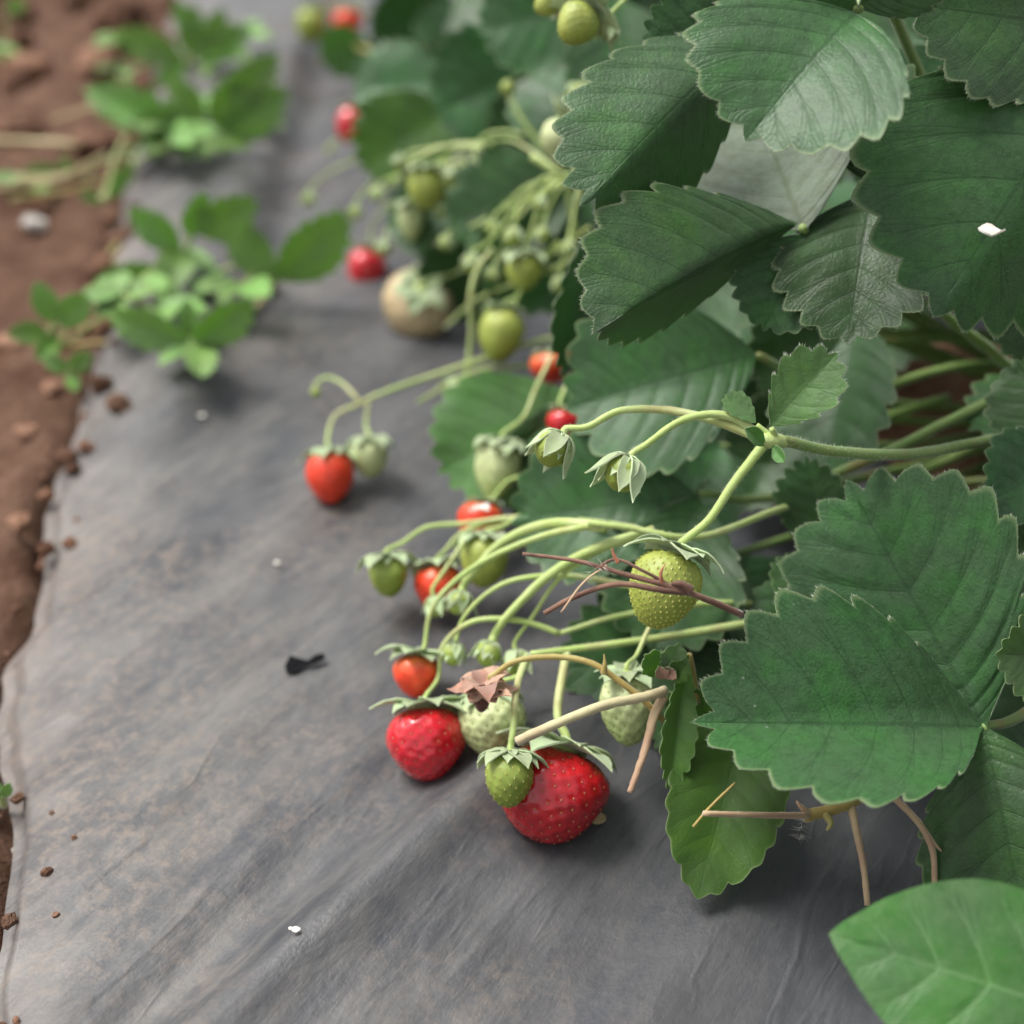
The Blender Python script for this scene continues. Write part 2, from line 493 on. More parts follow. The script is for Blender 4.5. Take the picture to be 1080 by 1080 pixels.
# ------------------------------------------------------------------ plastic film over the bed
def build_film():
    cs = np.arange(-.150, .66, .0045); rs = np.concatenate([np.arange(-.35, 1.35, .0045), np.arange(1.35, 4, .03)])
    V = []; m = len(cs)
    for r in rs:
        edge = edge_c(r)
        for c in cs:
            cc = c if c > -.06 else -.06 + (c + .06) / (-.150 + .06) * (edge + .06)
            p = ACR * cc + ROW * r
            z = film_z(p.x, p.y)
            if cc > .5: z -= .03 * smooth(.5, .66, cc)
            if c < -.14: z -= .004
            V.append((p.x, p.y, z))
    F = [(j * m + i, j * m + i + 1, (j + 1) * m + i + 1, (j + 1) * m + i) for j in range(len(rs) - 1) for i in range(m - 1)]
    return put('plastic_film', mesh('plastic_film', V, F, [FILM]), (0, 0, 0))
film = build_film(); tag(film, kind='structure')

# torn flap standing up out of a nick in the film
d0 = plane_d(318, 712); pf = P(318, 712, d0)
pf.z = film_z(pf.x, pf.y)
V = [(x * .0014, y * .0014, z * .0009) for x, y, z in ((-3.2, .2, 1.2), (-2.6, -1.8, 1.0), (-.6, -2.2, 1.4), (1.2, -.6, 2.0), (2.8, -.3, 2.8), (5.0, .9, 3.0), (4.6, 2.4, 3.4), (3.0, 2.0, 3.2), (1.4, 1.0, 2.2), (-.6, 1.6, 2.4), (-2.4, 2.6, 2.2))]
V += [(x * .96, y * .96, z - .0004) for x, y, z in V]
n_ = 11
put('torn_flap', mesh('torn_flap', V, [tuple(range(n_)), tuple(range(2 * n_ - 1, n_ - 1, -1))] + [(i, i + n_, (i + 1) % n_ + n_, (i + 1) % n_) for i in range(n_)], [BLACK], smooth_=False), pf, film)

# soil heaped in the planting hole under the leaves
def mound(name, loc, rx, ry, h, seed):
    V = []; F = []; n = 28; mm = 12
    for i in range(mm + 1):
        for k in range(n):
            a = 2 * math.pi * k / n; r = i / mm
            rr = r * (1 + .18 * noise.noise((math.cos(a) * 1.5, math.sin(a) * 1.5, seed)))
            x = rx * rr * math.cos(a); y = ry * rr * math.sin(a)
            z = h * (1 - r * r) + .006 * noise.noise((x * 60, y * 60, seed)) * (1 - r ** 4) + .004 * noise.noise((x * 150, y * 150, seed)) - .004 * r
            V.append((x, y, z))
    for i in range(mm):
        for k in range(n):
            a = i * n + k; b = i * n + (k + 1) % n
            F.append((a, b, b + n, a + n))
    return tag(put(name, mesh(name, V, F, [SOIL]), loc), kind='structure')
CROWN = [Vector((.215, .385, .012)), Vector((.125, .72, .012)), Vector((.05, 1.08, .012)), Vector((.0, 1.42, .012))]
for i, c in enumerate(CROWN):
    mound('soil_mound', (c.x - .02, c.y + .02, .001), .085, .075, .022, 3 + i * 5)

# ------------------------------------------------------------------ leaflets
OUT = np.array([(0, .012), (.05, .062), (.14, .165), (.27, .290), (.42, .385), (.57, .432), (.71, .42), (.83, .345), (.925, .225), (.98, .105), (1.0, 0)])
OUTS = np.array([(0, .012), (.05, .07), (.14, .18), (.27, .29), (.42, .345), (.57, .335), (.71, .275), (.83, .19), (.92, .10), (.97, .045), (1.0, 0)])
OUTN = np.array([(0, .02), (.1, .12), (.25, .24), (.4, .30), (.55, .31), (.7, .28), (.82, .22), (.92, .13), (.97, .07), (.99, .03), (1.0, 0)])
def resample(ctrl, n):
    C = np.array(spline([np.array(c) for c in ctrl], 12))
    s = np.r_[0, np.cumsum(np.linalg.norm(np.diff(C, axis=0), axis=1))]; s /= s[-1]
    t = np.linspace(0, 1, n)
    return np.c_[np.interp(t, s, C[:, 0]), np.interp(t, s, C[:, 1])]

def leaf_grid(L, w, fp, fm, bend, seed, teeth=10.5, amp=.054, quilt=.0046, wave=.05, T=84, S=8, outl=OUT, curl=0.0, twist=0.0):
    e = resample(outl, T + 1); e[:, 1] *= w / .435; e[:, 1] = np.maximum(e[:, 1], 0)
    t = np.linspace(0, 1, T + 1)
    mx = np.clip(e[:, 0] - .72 * e[:, 1] - .10 * t ** 4, 0, None); mx = np.maximum.accumulate(mx)
    f = (t * teeth) % 1.0
    jit = np.array([.6 + .8 * ((math.sin(seed * 3.1 + k * 12.9) * 43758.5) % 1) for k in np.floor(t * teeth)])
    fw = f ** 1.12
    p = 1 - np.abs(2 * fw - 1) ** 1.45
    fade = np.clip((t - .14) / .16, 0, 1)
    dist = np.sqrt((e[:, 0] - mx) ** 2 + e[:, 1] ** 2)
    fac = 1 - np.minimum(.45, amp * jit * fade * (1 - p) / np.maximum(dist, 1e-3))
    ss = np.r_[-np.linspace(1, 0, S + 1)[:-1], np.linspace(0, 1, S + 1)]
    ss = np.sign(ss) * np.abs(ss) ** .85
    X = mx[:, None] + (e[:, 0] - mx)[:, None] * np.abs(ss)[None] * fac[:, None]
    Y = e[:, 1][:, None] * ss[None] * fac[:, None]
    # laterals bow slightly
    X = X - .035 * np.sin(np.pi * np.abs(ss))[None] * (e[:, 1] / .43)[:, None]
    X = np.maximum(X, 0)
    Z = np.zeros_like(X)
    a = np.abs(ss)[None]
    groove = np.exp(-((f - .5) / .13) ** 2)[:, None]
    Z += quilt * (1 - groove) * np.sin(np.pi * np.clip(a, 0, 1) ** .8) ** .7 * (dist / .4)[:, None].clip(0, 1.2) * np.clip((t - .12) / .22, 0, 1)[:, None]
    Z -= quilt * .8 * np.exp(-(a / .05) ** 2) * np.ones_like(X)
    for i in range(T + 1):
        for j in range(len(ss)):
            Z[i, j] += wave * noise.noise((X[i, j] * 2.6 + seed * 1.7, Y[i, j] * 2.6, seed)) * (.3 + .7 * abs(ss[j]))
            Z[i, j] += wave * .45 * noise.noise((X[i, j] * 8 + seed, Y[i, j] * 8, seed * .3)) * ss[j] ** 2
    eps = .03
    for sgn, ang in ((1, rad(fp)), (-1, rad(fm))):
        m = Y * sgn > 0
        y = np.abs(Y)
        Yn = y * math.cos(ang); Zn = math.sin(ang) * (np.sqrt(y * y + eps * eps) - eps)
        Zc = Z * math.cos(ang) + Zn - curl * y * y
        Y = np.where(m, sgn * Yn, Y); Z = np.where(m, Zc, Z)
    if abs(twist) > 1e-6:
        th = rad(twist) * X
        Y, Z = Y * np.cos(th) - Z * np.sin(th), Y * np.sin(th) + Z * np.cos(th)
    b = rad(bend)
    if abs(b) > 1e-3:
        ang = b * X
        Xn = np.sin(ang) / b + Z * np.sin(ang); Zn = -(1 - np.cos(ang)) / b + Z * np.cos(ang)
        k = (b / 2) / math.sin(b / 2)
        c_, s_ = math.cos(b / 2), math.sin(b / 2)
        X, Z = (Xn * c_ - Zn * s_) * k, (Xn * s_ + Zn * c_) * k
    G = np.stack([X, Y, Z], 2) * L
    uv = np.stack([np.repeat((t * teeth)[:, None], len(ss), 1), np.repeat(np.abs(ss)[None], T + 1, 0)], 2)
    return G, uv

SEED = [1.0]
def leaflet_world(parent, base, X, N, L, w=.43, fp=10, fm=10, bend=20, mats=None, name='leaflet', hi=True, fringe=0, **kw):
    SEED[0] += 1.37
    X = Vector(X).normalized(); N = Vector(N); N = (N - X * N.dot(X)).normalized(); Y = N.cross(X)
    G, uv = leaf_grid(L, w, fp, fm, bend, SEED[0], T=84 if hi else 48, S=8 if hi else 5, **kw)
    R = np.array([X, Y, N])
    G = G @ R
    # grid is (t,s): t along X, s along +Y -> normal = X x Y = N, upper side first
    if fringe:
        rim = np.vstack([G[:, 0], G[::-1, -1]]); inner = np.vstack([G[:, 1], G[::-1, -2]])
        V = []; F = []
        for _ in range(fringe):
            i = random.randrange(6, len(rim) - 7); t = random.random()
            p = Vector(rim[i] * (1 - t) + rim[i + 1] * t); o_ = (Vector(rim[i]) - Vector(inner[i])); o_ = o_.normalized() if o_.length > 1e-7 else X
            T = Vector(rim[i + 1] - rim[i]); T = T.normalized() if T.length > 1e-7 else X
            tip = p + (o_ + T * random.uniform(-.5, .5) + N * random.uniform(-.5, .5)) * random.uniform(.0004, .0010)
            k = len(V); V += [p - T * .00004, p + T * .00004, p + N * .00005, tip]; F += [(k, k + 1, k + 3), (k + 1, k + 2, k + 3), (k + 2, k, k + 3)]
        tag(put('fine_hairs', mesh('fine_hairs', V, F, [HAIR]), base, parent), kind='stuff')
    return put(name, sheet(name, G, .00020, mats or [LEAF, UNDER], uv), base, parent)

def leaflet(parent, b, t, w=.43, roll=0, **kw):
    B, T = P(*b), P(*t)
    X = (T - B); L = X.length; X = X / L
    N = (CAMV - (B + T) / 2).normalized(); N = (N - X * N.dot(X)).normalized()
    Y = N.cross(X); r = rad(roll)
    N2 = N * math.cos(r) - Y * math.sin(r)
    return leaflet_world(parent, B, X, N2, L, w=w, **kw)

def leaf(plant, pet, leaflets, mat=None, r=.0014, name='leaf'):
    """one compound leaf: its stalk is the part, the leaflets are its pieces"""
    pts = [(*(P(*p) if not isinstance(p, Vector) else p), r * (1.25 - .45 * i / max(1, len(pet) - 1))) for i, p in enumerate(pet)]
    st = tube(name, pts, mat or PETI, plant, sub=6, n=8)
    for kw in leaflets:
        kw = dict(kw)
        if 'X' in kw: leaflet_world(st, **kw)
        else: leaflet(st, **kw)
    return st

def free_leaf(plant, crown, tip, size, face=None, hi=False, mats=None, n=3, az=None):
    """a trifoliate leaf on an arching stalk from the crown to tip"""
    tip = Vector(tip)
    mid = crown.lerp(tip, .55) + Vector((0, 0, .25 * (tip - crown).length * .6))
    out = (tip - crown); out.z = 0; out = out.normalized() if out.length > 1e-4 else Vector((1, 0, 0))
    if az is not None: out = Vector((math.sin(az), math.cos(az), 0))
    N = (face or Vector((random.uniform(-.35, .35), random.uniform(-.5, .2), 1))).normalized()
    side = N.cross(out).normalized(); fwd = side.cross(N).normalized()
    st = tube('leaf', [(*crown, .0017), (*mid, .0015), (*tip, .0011)], PETI, plant, sub=6, n=6)
    for k in range(n):
        a = (0, 68, -68, 140)[k] + random.uniform(-10, 10)
        X = fwd * math.cos(rad(a)) + side * math.sin(rad(a)) - N * random.uniform(.05, .35)
        leaflet_world(st, tip, X, N, size * random.uniform(.88, 1.08), w=random.uniform(.40, .46), fp=random.uniform(5, 24), fm=random.uniform(5, 24),
                      bend=random.uniform(10, 45), mats=mats, hi=hi)
    return st

# ------------------------------------------------------------------ plants
plant = thing('strawberry_plant', CROWN[0], 'large strawberry plant whose sharp dark toothed leaves overhang the ripest red berries', 'plant', 'strawberry plants in the row')
plant2 = thing('strawberry_plant', CROWN[1], 'strawberry plant of softly blurred leaves behind the hanging green berry trusses', 'plant', 'strawberry plants in the row')
plant3 = thing('strawberry_plant', CROWN[2], 'farthest strawberry plant in the row with small red berry by yellowing stalks', 'plant', 'strawberry plants in the row')

SHADE_CROWN = Vector((.24, .03, .012))
shade_plant = thing('strawberry_plant', SHADE_CROWN, 'unseen strawberry plant added beside the camera to shade the film', 'plant', 'strawberry plants in the row')  # unseen plant, added outside the frame to darken the film
mound('soil_mound', (SHADE_CROWN.x, SHADE_CROWN.y, .001), .06, .06, .02, 40)
D = dict
# compound leaf with the big front leaflet
leaf(plant, [CROWN[0], (1190, 640, .35), (1090, 745, .297), (1036, 768, .284)], [
    D(b=(1038, 767, .2838), t=(731, 762, .270), w=.44, fringe=450, roll=2, fp=56, fm=3, bend=14, wave=.02),
    D(b=(1038, 767, .2838), t=(893, 506, .300), w=.46, fringe=450, roll=-6, fp=16, fm=14, bend=10, quilt=.010, wave=.02),
    D(b=(1038, 767, .2838), t=(1088, 1000, .272), w=.46, roll=10, fp=-12, fm=-10, bend=15),
])
# top right big leaf
leaf(plant, [CROWN[0], (1230, 240, .33), (1170, 50, .280)], [
    D(b=(1164, 55, .279), t=(984, 335, .272), w=.50, fringe=450, roll=-4, fp=-42, fm=4, bend=18, wave=.02),
    D(b=(1170, 40, .280), t=(957, 4, .270), w=.42, fringe=450, roll=25, fp=8, fm=8, bend=12),
])
# pale leaf at top centre and its neighbours
leaf(plant, [CROWN[0], (1010, 160, .36), (925, -20, .285), (905, 10, .266)], [
    D(b=(903, 14, .264), t=(786, 150, .258), w=.68, fringe=450, roll=14, fp=24, fm=0, bend=30, wave=.03),
    D(b=(905, 8, .266), t=(1000, -60, .262), w=.46, roll=20, fp=10, fm=10, bend=15),
    D(b=(905, 8, .266), t=(800, -50, .27), w=.45, roll=-30, fp=10, fm=10, bend=15),
])
leaf(plant, [CROWN[0], (960, 210, .37), (850, 30, .310), (812, 28, .302)], [
    D(b=(808, 30, .301), t=(612, 220, .283), w=.34, fringe=450, roll=30, fp=-66, fm=6, bend=20, wave=.025),
    D(b=(812, 26, .302), t=(676, 40, .302), w=.40, roll=10, fp=20, fm=10, bend=10),
    D(b=(812, 26, .302), t=(740, -70, .302), w=.42, roll=-20, fp=10, fm=10, bend=10),
])
# leaflet with sky sheen painted on its upper face in the underside material, and the leaf that juts left below it
leaf(plant, [CROWN[0], (950, 330, .39), (870, 270, .315), (846, 240, .298)], [
    D(b=(848, 243, .298), t=(788, 92, .330), w=.52, roll=0, fp=14, fm=10, bend=14, wave=.02, mats=[UNDER, UNDER]),
    D(b=(842, 236, .297), t=(625, 352, .278), w=.42, fringe=450, roll=24, fp=-92, fm=10, bend=22, wave=.025),
    D(b=(852, 246, .299), t=(805, 350, .298), w=.50, roll=0, fp=8, fm=8, bend=14),
])
leaf(plant, [CROWN[0], (1010, 300, .37), (935, 215, .312), (922, 200, .305)], [
    D(b=(920, 200, .303), t=(894, 364, .288), w=.46, fringe=450, roll=8, fp=10, fm=10, bend=14),
    D(b=(922, 196, .304), t=(905, 60, .31), w=.46, roll=10, fp=10, fm=10, bend=14),
])
# dark leaf in the middle and the ones under it
leaf(plant, [CROWN[0], (900, 420, .39), (800, 375, .345)], [
    D(b=(797, 374, .344), t=(596, 432, .350), w=.52, roll=12, fp=18, fm=6, bend=12, wave=.02),
])
leaf(plant, [CROWN[0], (840, 520, .37), (740, 520, .345)], [
    D(b=(735, 522, .344), t=(536, 550, .352), w=.42, roll=12, fp=14, fm=8, bend=14),
    D(b=(735, 522, .344), t=(690, 690, .335), w=.46, roll=5, fp=14, fm=8, bend=14),
])
leaf(plant, [CROWN[0], (960, 360, .40), (905, 330, .375)], [
    D(b=(905, 330, .374), t=(868, 520, .352), w=.34, roll=30, fp=10, fm=12, bend=10),
    D(b=(905, 330, .374), t=(790, 400, .37), w=.44, roll=-10, fp=10, fm=12, bend=10),
])
leaf(plant, [CROWN[0], (1010, 560, .36), (905, 600, .335), (880, 600, .33)], [
    D(b=(878, 600, .330), t=(850, 480, .322), w=.36, roll=-30, fp=10, fm=10, bend=10),
    D(b=(878, 600, .330), t=(826, 640, .31), w=.40, roll=10, fp=16, fm=8, bend=10, mats=[YOUNG, YUNDER]),
    D(b=(878, 610, .330), t=(800, 690, .33), w=.46, roll=10, fp=16, fm=8, bend=10),
])
# shaded leaves deep in the canopy
for b_, ts in (((760, 250, .40), ((640, 300, .40), (700, 380, .39), (820, 330, .40))),
               ((900, 130, .37), ((820, 180, .36), (960, 190, .36), (880, 40, .37))),
               ((1010, 60, .36), ((930, 110, .36), (1090, 130, .36), (980, -40, .36))),
               ((830, 420, .41), ((720, 470, .40), (790, 540, .39), (900, 500, .40))),
               ((720, 130, .40), ((620, 170, .41), (690, 240, .40), (800, 170, .40))),
               ((960, 560, .37), ((870, 640, .36), (980, 680, .35), (1060, 610, .36))),
               ((760, 470, .375), ((670, 500, .37), (720, 570, .365), (840, 440, .38))),
               ((760, 590, .37), ((660, 640, .37), (740, 720, .35), (850, 690, .35))),
               ((1060, 840, .32), ((960, 850, .315), (1010, 940, .305), (1150, 900, .31))),
               ((900, 770, .335), ((800, 800, .325), (860, 850, .318), (990, 830, .325)))):
    leaf(plant, [CROWN[0], (0.5 * (b_[0] + 1120), 0.5 * (b_[1] + 470), .40), b_],
         [D(b=b_, t=t_, w=.44, roll=8, fp=8, fm=10, bend=16, hi=False) for t_ in ts])
for b_, ts in (((1110, 560, .345), ((1040, 620, .34), (1060, 700, .335), (1000, 600, .35))),
               ((1120, 800, .33), ((1030, 820, .32), (1060, 720, .33), (1010, 900, .31)))):
    leaf(plant, [CROWN[0], (1160, 0.5 * (b_[1] + 470), .40), b_], [D(b=b_, t=t_, w=.46, roll=8, fp=8, fm=10, bend=16, hi=False) for t_ in ts])
# right-hand edge leaflets
leaf(plant, [CROWN[0], (1200, 520, .35), (1140, 480, .31)], [
    D(b=(1138, 478, .308), t=(1042, 530, .300), w=.48, roll=0, fp=8, fm=8, bend=14),
    D(b=(1138, 478, .308), t=(1070, 380, .320), w=.48, roll=0, fp=8, fm=8, bend=14),
])
leaf(plant, [CROWN[0], (1200, 660, .32), (1140, 690, .285)], [
    D(b=(1138, 690, .283), t=(1050, 690, .272), w=.44, roll=-10, fp=14, fm=8, bend=14, mats=[YOUNG, YUNDER]),
])
leaf(plant, [CROWN[0], (1200, 330, .36), (1150, 330, .33)], [
    D(b=(1150, 330, .33), t=(1040, 330, .325), w=.46, roll=-10, fp=14, fm=8, bend=14),
])
# hanging backlit leaf beside the film
leaf(plant, [CROWN[0], (900, 690, .335), (800, 745, .310), (778, 760, .304)], [
    D(b=(790, 735, .302), t=(736, 948, .278), w=.40, roll=-8, fp=8, fm=14, bend=6, mats=[FADED, YUNDER], outl=OUTN, amp=.02),
    D(b=(775, 758, .303), t=(700, 735, .300), w=.36, roll=-35, fp=14, fm=10, bend=10, mats=[FADED, YUNDER]),
])
leaf(plant, [(735, 740, .300), (727, 690, .292)], [
    D(b=(726, 690, .291), t=(708, 836, .286), w=.17, roll=-25, fp=40, fm=30, bend=-16, mats=[FADED, YUNDER], amp=.03),
], r=.0009, mat=OLIVE)
leaf(plant, [CROWN[0], (860, 680, .36), (775, 690, .345)], [
    D(b=(772, 690, .344), t=(588, 706, .340), w=.44, roll=14, fp=10, fm=8, bend=12),
    D(b=(772, 690, .344), t=(640, 610, .352), w=.44, roll=14, fp=10, fm=8, bend=12),
    D(b=(772, 690, .344), t=(690, 790, .322), w=.40, roll=14, fp=10, fm=8, bend=12),
])
# bracts at the flower truss node
leaf(plant, [(818, 462, .279), (814, 452, .277)], [
    D(b=(813, 449, .276), t=(884, 372, .270), w=.40, fringe=250, roll=-10, fp=20, fm=16, bend=16, mats=[YOUNG, YUNDER], teeth=6.5, amp=.08),
], r=.0008, mat=STALK)
leaf(plant, [(815, 462, .279), (798, 448, .279)], [
    D(b=(797, 446, .279), t=(764, 416, .282), w=.34, roll=20, fp=20, fm=16, bend=10, mats=[YOUNG, YUNDER], teeth=5.5, amp=.06),
], r=.0007, mat=STALK)

# middle leaves (behind the hanging berries)
def PD(px, py, d): return P(px, py, d)
leaf(plant2, [CROWN[1], (680, 370, .44), (612, 415, .405)], [
    D(b=(610, 418, .404), t=(462, 500, .400), w=.46, roll=16, fp=10, fm=8, bend=14, mats=[YOUNG, YUNDER]),
    D(b=(612, 415, .404), t=(560, 560, .400), w=.42, roll=-6, fp=10, fm=8, bend=14),
])
leaf(plant2, [CROWN[1], (700, 200, .43), (640, 238, .375)], [
    D(b=(640, 240, .373), t=(592, 398, .358), w=.34, roll=-30, fp=20, fm=30, bend=18),
])
leaf(plant2, [CROWN[1], (640, 160, .52), (620, 190, .47)], [
    D(b=(620, 190, .47), t=(470, 240, .47), w=.42, roll=20, fp=10, fm=10, bend=18),
    D(b=(620, 190, .47), t=(520, 320, .47), w=.42, roll=-10, fp=10, fm=10, bend=18),
    D(b=(620, 190, .47), t=(600, 60, .5), w=.42, roll=-10, fp=10, fm=10, bend=18),
])
leaf(plant2, [CROWN[1], (600, 40, .56), (600, 60, .53)], [
    D(b=(598, 62, .53), t=(455, 120, .53), w=.46, roll=10, fp=8, fm=8, bend=14),
    D(b=(598, 62, .53), t=(560, 200, .52), w=.46, roll=-10, fp=8, fm=8, bend=14),
])
leaf(plant2, [CROWN[1], (660, 10, .5), (650, 0, .47)], [
    D(b=(650, -5, .47), t=(505, 35, .475), w=.46, roll=14, fp=8, fm=8, bend=14),
    D(b=(650, -5, .47), t=(660, 130, .46), w=.46, roll=-14, fp=8, fm=8, bend=14),
])
leaf(plant2, [CROWN[1], (520, 90, .6), (480, 95, .57)], [
    D(b=(480, 92, .57), t=(372, 95, .58), w=.48, roll=30, fp=8, fm=8, bend=14),
    D(b=(482, 110, .56), t=(380, 180, .54), w=.42, roll=12, fp=14, fm=8, bend=14, mats=[FADED, YUNDER]),
])
leaf(plant2, [CROWN[1], (560, 200, .55), (520, 215, .52)], [
    D(b=(520, 215, .52), t=(405, 235, .53), w=.42, roll=20, fp=8, fm=8, bend=14),
    D(b=(520, 215, .52), t=(470, 340, .53), w=.44, roll=-20, fp=8, fm=8, bend=14),
])
leaf(plant3, [CROWN[2], (520, -20, .8), (480, 0, .76)], [
    D(b=(480, 0, .76), t=(390, 40, .76), w=.46, roll=-20, fp=8, fm=8, bend=14),
    D(b=(480, 0, .76), t=(470, 80, .74), w=.46, roll=-20, fp=8, fm=8, bend=14),
    D(b=(480, 0, .76), t=(560, 50, .72), w=.46, roll=-20, fp=8, fm=8, bend=14),
])
leaf(plant3, [CROWN[2], (440, -10, .85), (400, 55, .80)], [
    D(b=(400, 55, .80), t=(335, 50, .80), w=.46, roll=-20, fp=8, fm=8, bend=14, mats=[YOUNG, YUNDER]),
    D(b=(400, 55, .80), t=(400, 110, .78), w=.46, roll=-20, fp=8, fm=8, bend=14),
])
# the rest of the canopies, around the crowns
rs = random.Random(11)
for pl, cr, n, lo in ((plant, CROWN[0], 34, 0), (plant2, CROWN[1], 26, 0), (plant3, CROWN[2], 14, 0), (shade_plant, SHADE_CROWN, 40, 0)):
    random.seed(int(cr.y * 1000))
    for k in range(n):
        a = rs.uniform(0, 2 * math.pi); r = rs.uniform(.05, .14); z = rs.uniform(.05, .15) - r * .25
        tip = cr + Vector((r * math.sin(a), r * math.cos(a), z))
        # keep the camera's view of the placed leaves and of the film free
        rel = tip - CAMV; dd = rel.dot(FW)
        px = 540 + FPX * rel.dot(RT) / dd; py = 540 - FPX * rel.dot(UPV) / dd
        if pl is shade_plant and not (dd < .02 or px > 1400 or py > 1500): continue  # canopy of the added plant stays outside the frame
        if pl is plant and (px < 1150 and (dd < .40 or py > 330)): continue
        if pl is plant2 and (px < 640 or dd < .5): continue
        if pl is plant3 and px < 470: continue
        free_leaf(pl, cr, tip, rs.uniform(.045, .06))
for k in range(9):       # low leaves of the added plant, out of view, blocking light to the film
    tip = Vector((.085 + .028 * (k % 5) + rs.uniform(-.01, .01), -.01 + .045 * (k // 5) + rs.uniform(-.012, .012), rs.uniform(.05, .10)))
    free_leaf(shade_plant, SHADE_CROWN, tip, .045, face=Vector((rs.uniform(-.3, .3), rs.uniform(-.3, .1), 1)), az=rs.uniform(-2.6, -1.0))
# bare leaf stalks in the gap under the top right leaf
for pts in ([(1180, 410, .42), (1060, 385, .385), (985, 392, .375), (925, 412, .37), (880, 425, .37)],
            [(1180, 395, .40), (1080, 410, .36), (1000, 445, .345), (940, 475, .34), (880, 500, .34)],
            [(1180, 380, .43), (1075, 362, .40), (990, 357, .395), (930, 360, .39), (890, 350, .39)],
            [(1180, 330, .42), (1080, 352, .41), (1000, 350, .40), (940, 350, .395)],
            [(1180, 380, .38), (1080, 390, .36), (1040, 365, .345), (1000, 335, .34), (985, 320, .335)],
            [(1180, 440, .41), (1080, 450, .39), (1000, 485, .375), (960, 502, .37)],
            [(1000, 420, .40), (950, 435, .395), (915, 448, .39), (870, 470, .385)]):
    tube('leaf_stalk', [(*P(*p), .00165 - .00008 * i) for i, p in enumerate(pts)], PETI, plant)

# ------------------------------------------------------------------ flower trusses (parts of the plant)
def truss(pl, pts, r0=.0015, r1=.0011, mat=STALK, hair=0, name='fruit_stalk', sub=7):
    n = len(pts)
    w = [(*P(*p), .86 * (r0 + (r1 - r0) * i / (n - 1))) for i, p in enumerate(pts)]
    o = tube(name, w, mat, pl, sub=sub, n=10)
    if hair: hairs(w, hair, .0007, HAIR, o)
    return o
truss(plant, [(1180, 440, .36), (1050, 463, .318), (960, 479, .300), (880, 476, .286), (832, 466, .280), (808, 464, .279)], .0016, .0015, PETI, 900)
truss(plant, [(1100, 500, .40), (960, 515, .36), (840, 532, .332), (740, 566, .312), (660, 556, .312), (620, 552, .313)], .0013, .0009, STALK, 500)
truss(plant, [(1000, 620, .36), (820, 652, .325), (700, 672, .322), (610, 684, .318), (560, 690, .315)], .0014, .0010, STALK, 400)
truss(plant, [(900, 640, .36), (760, 636, .328), (660, 648, .327), (590, 668, .325)], .0011, .0008, STALK, 300)
truss(plant2, [(800, 330, .46), (640, 345, .45), (560, 362, .45), (490, 385, .445), (410, 412, .435), (370, 430, .43)], .0012, .0009, STALK)
truss(plant2, [(640, 370, .45), (560, 385, .45), (500, 392, .445), (440, 425, .44)], .0011, .0008, STALK)
truss(plant2, [(760, 200, .46), (660, 205, .44), (600, 188, .43), (560, 165, .43)], .0016, .0013, STALK)
truss(plant2, [(700, 150, .5), (600, 190, .48), (560, 170, .48), (510, 158, .48), (470, 155, .48), (430, 172, .48)], .0014, .0010, STALK)
truss(plant2, [(597, 190, .475), (575, 160, .475), (550, 125, .475), (538, 100, .475)], .0010, .0008, STALK)
truss(plant2, [(612, 250, .44), (600, 215, .435), (606, 186, .432), (640, 195, .44)], .0009, .0011, STALK)
truss(plant2, [(540, 330, .45), (556, 290, .45), (590, 262, .44), (622, 240, .43)], .0008, .0009, STALK)
truss(plant2, [(395, 210, .55), (430, 182, .53), (480, 172, .51), (540, 180, .49), (600, 192, .475)], .0008, .0010, STALK)
truss(plant2, [(470, 345, .5), (500, 318, .48), (540, 300, .46), (580, 285, .45), (625, 262, .44)], .0008, .0010, STALK)
truss(plant3, [(560, -20, .8), (480, 25, .76), (450, 50, .75), (420, 60, .76), (370, 48, .8)], .0022, .0016, OLIVE)
truss(plant3, [(430, 40, .84), (390, 15, .84), (350, 5, .85), (325, 12, .85)], .0014, .0012, OLIVE)
truss(plant2, [(520, 262, .44), (503, 285, .44), (496, 315, .44), (497, 350, .445), (492, 400, .45)], .0011, .0010, STALK)

tube('node', [(*P(798, 464, .2785), .0009), (*P(806, 464, .2787), .0017), (*P(816, 465, .279), .0018), (*P(830, 466, .280), .0013)], STALK, plant, sub=5, n=10)
for b_, t_ in (((806, 470, .278), (786, 452, .274)), ((816, 470, .278), (828, 488, .274))):
    leaflet(plant, b=b_, t=t_, w=.30, roll=20, fp=30, fm=30, bend=20, mats=[YOUNG, YUNDER], hi=False, teeth=3.5, amp=.02, name='sheath')

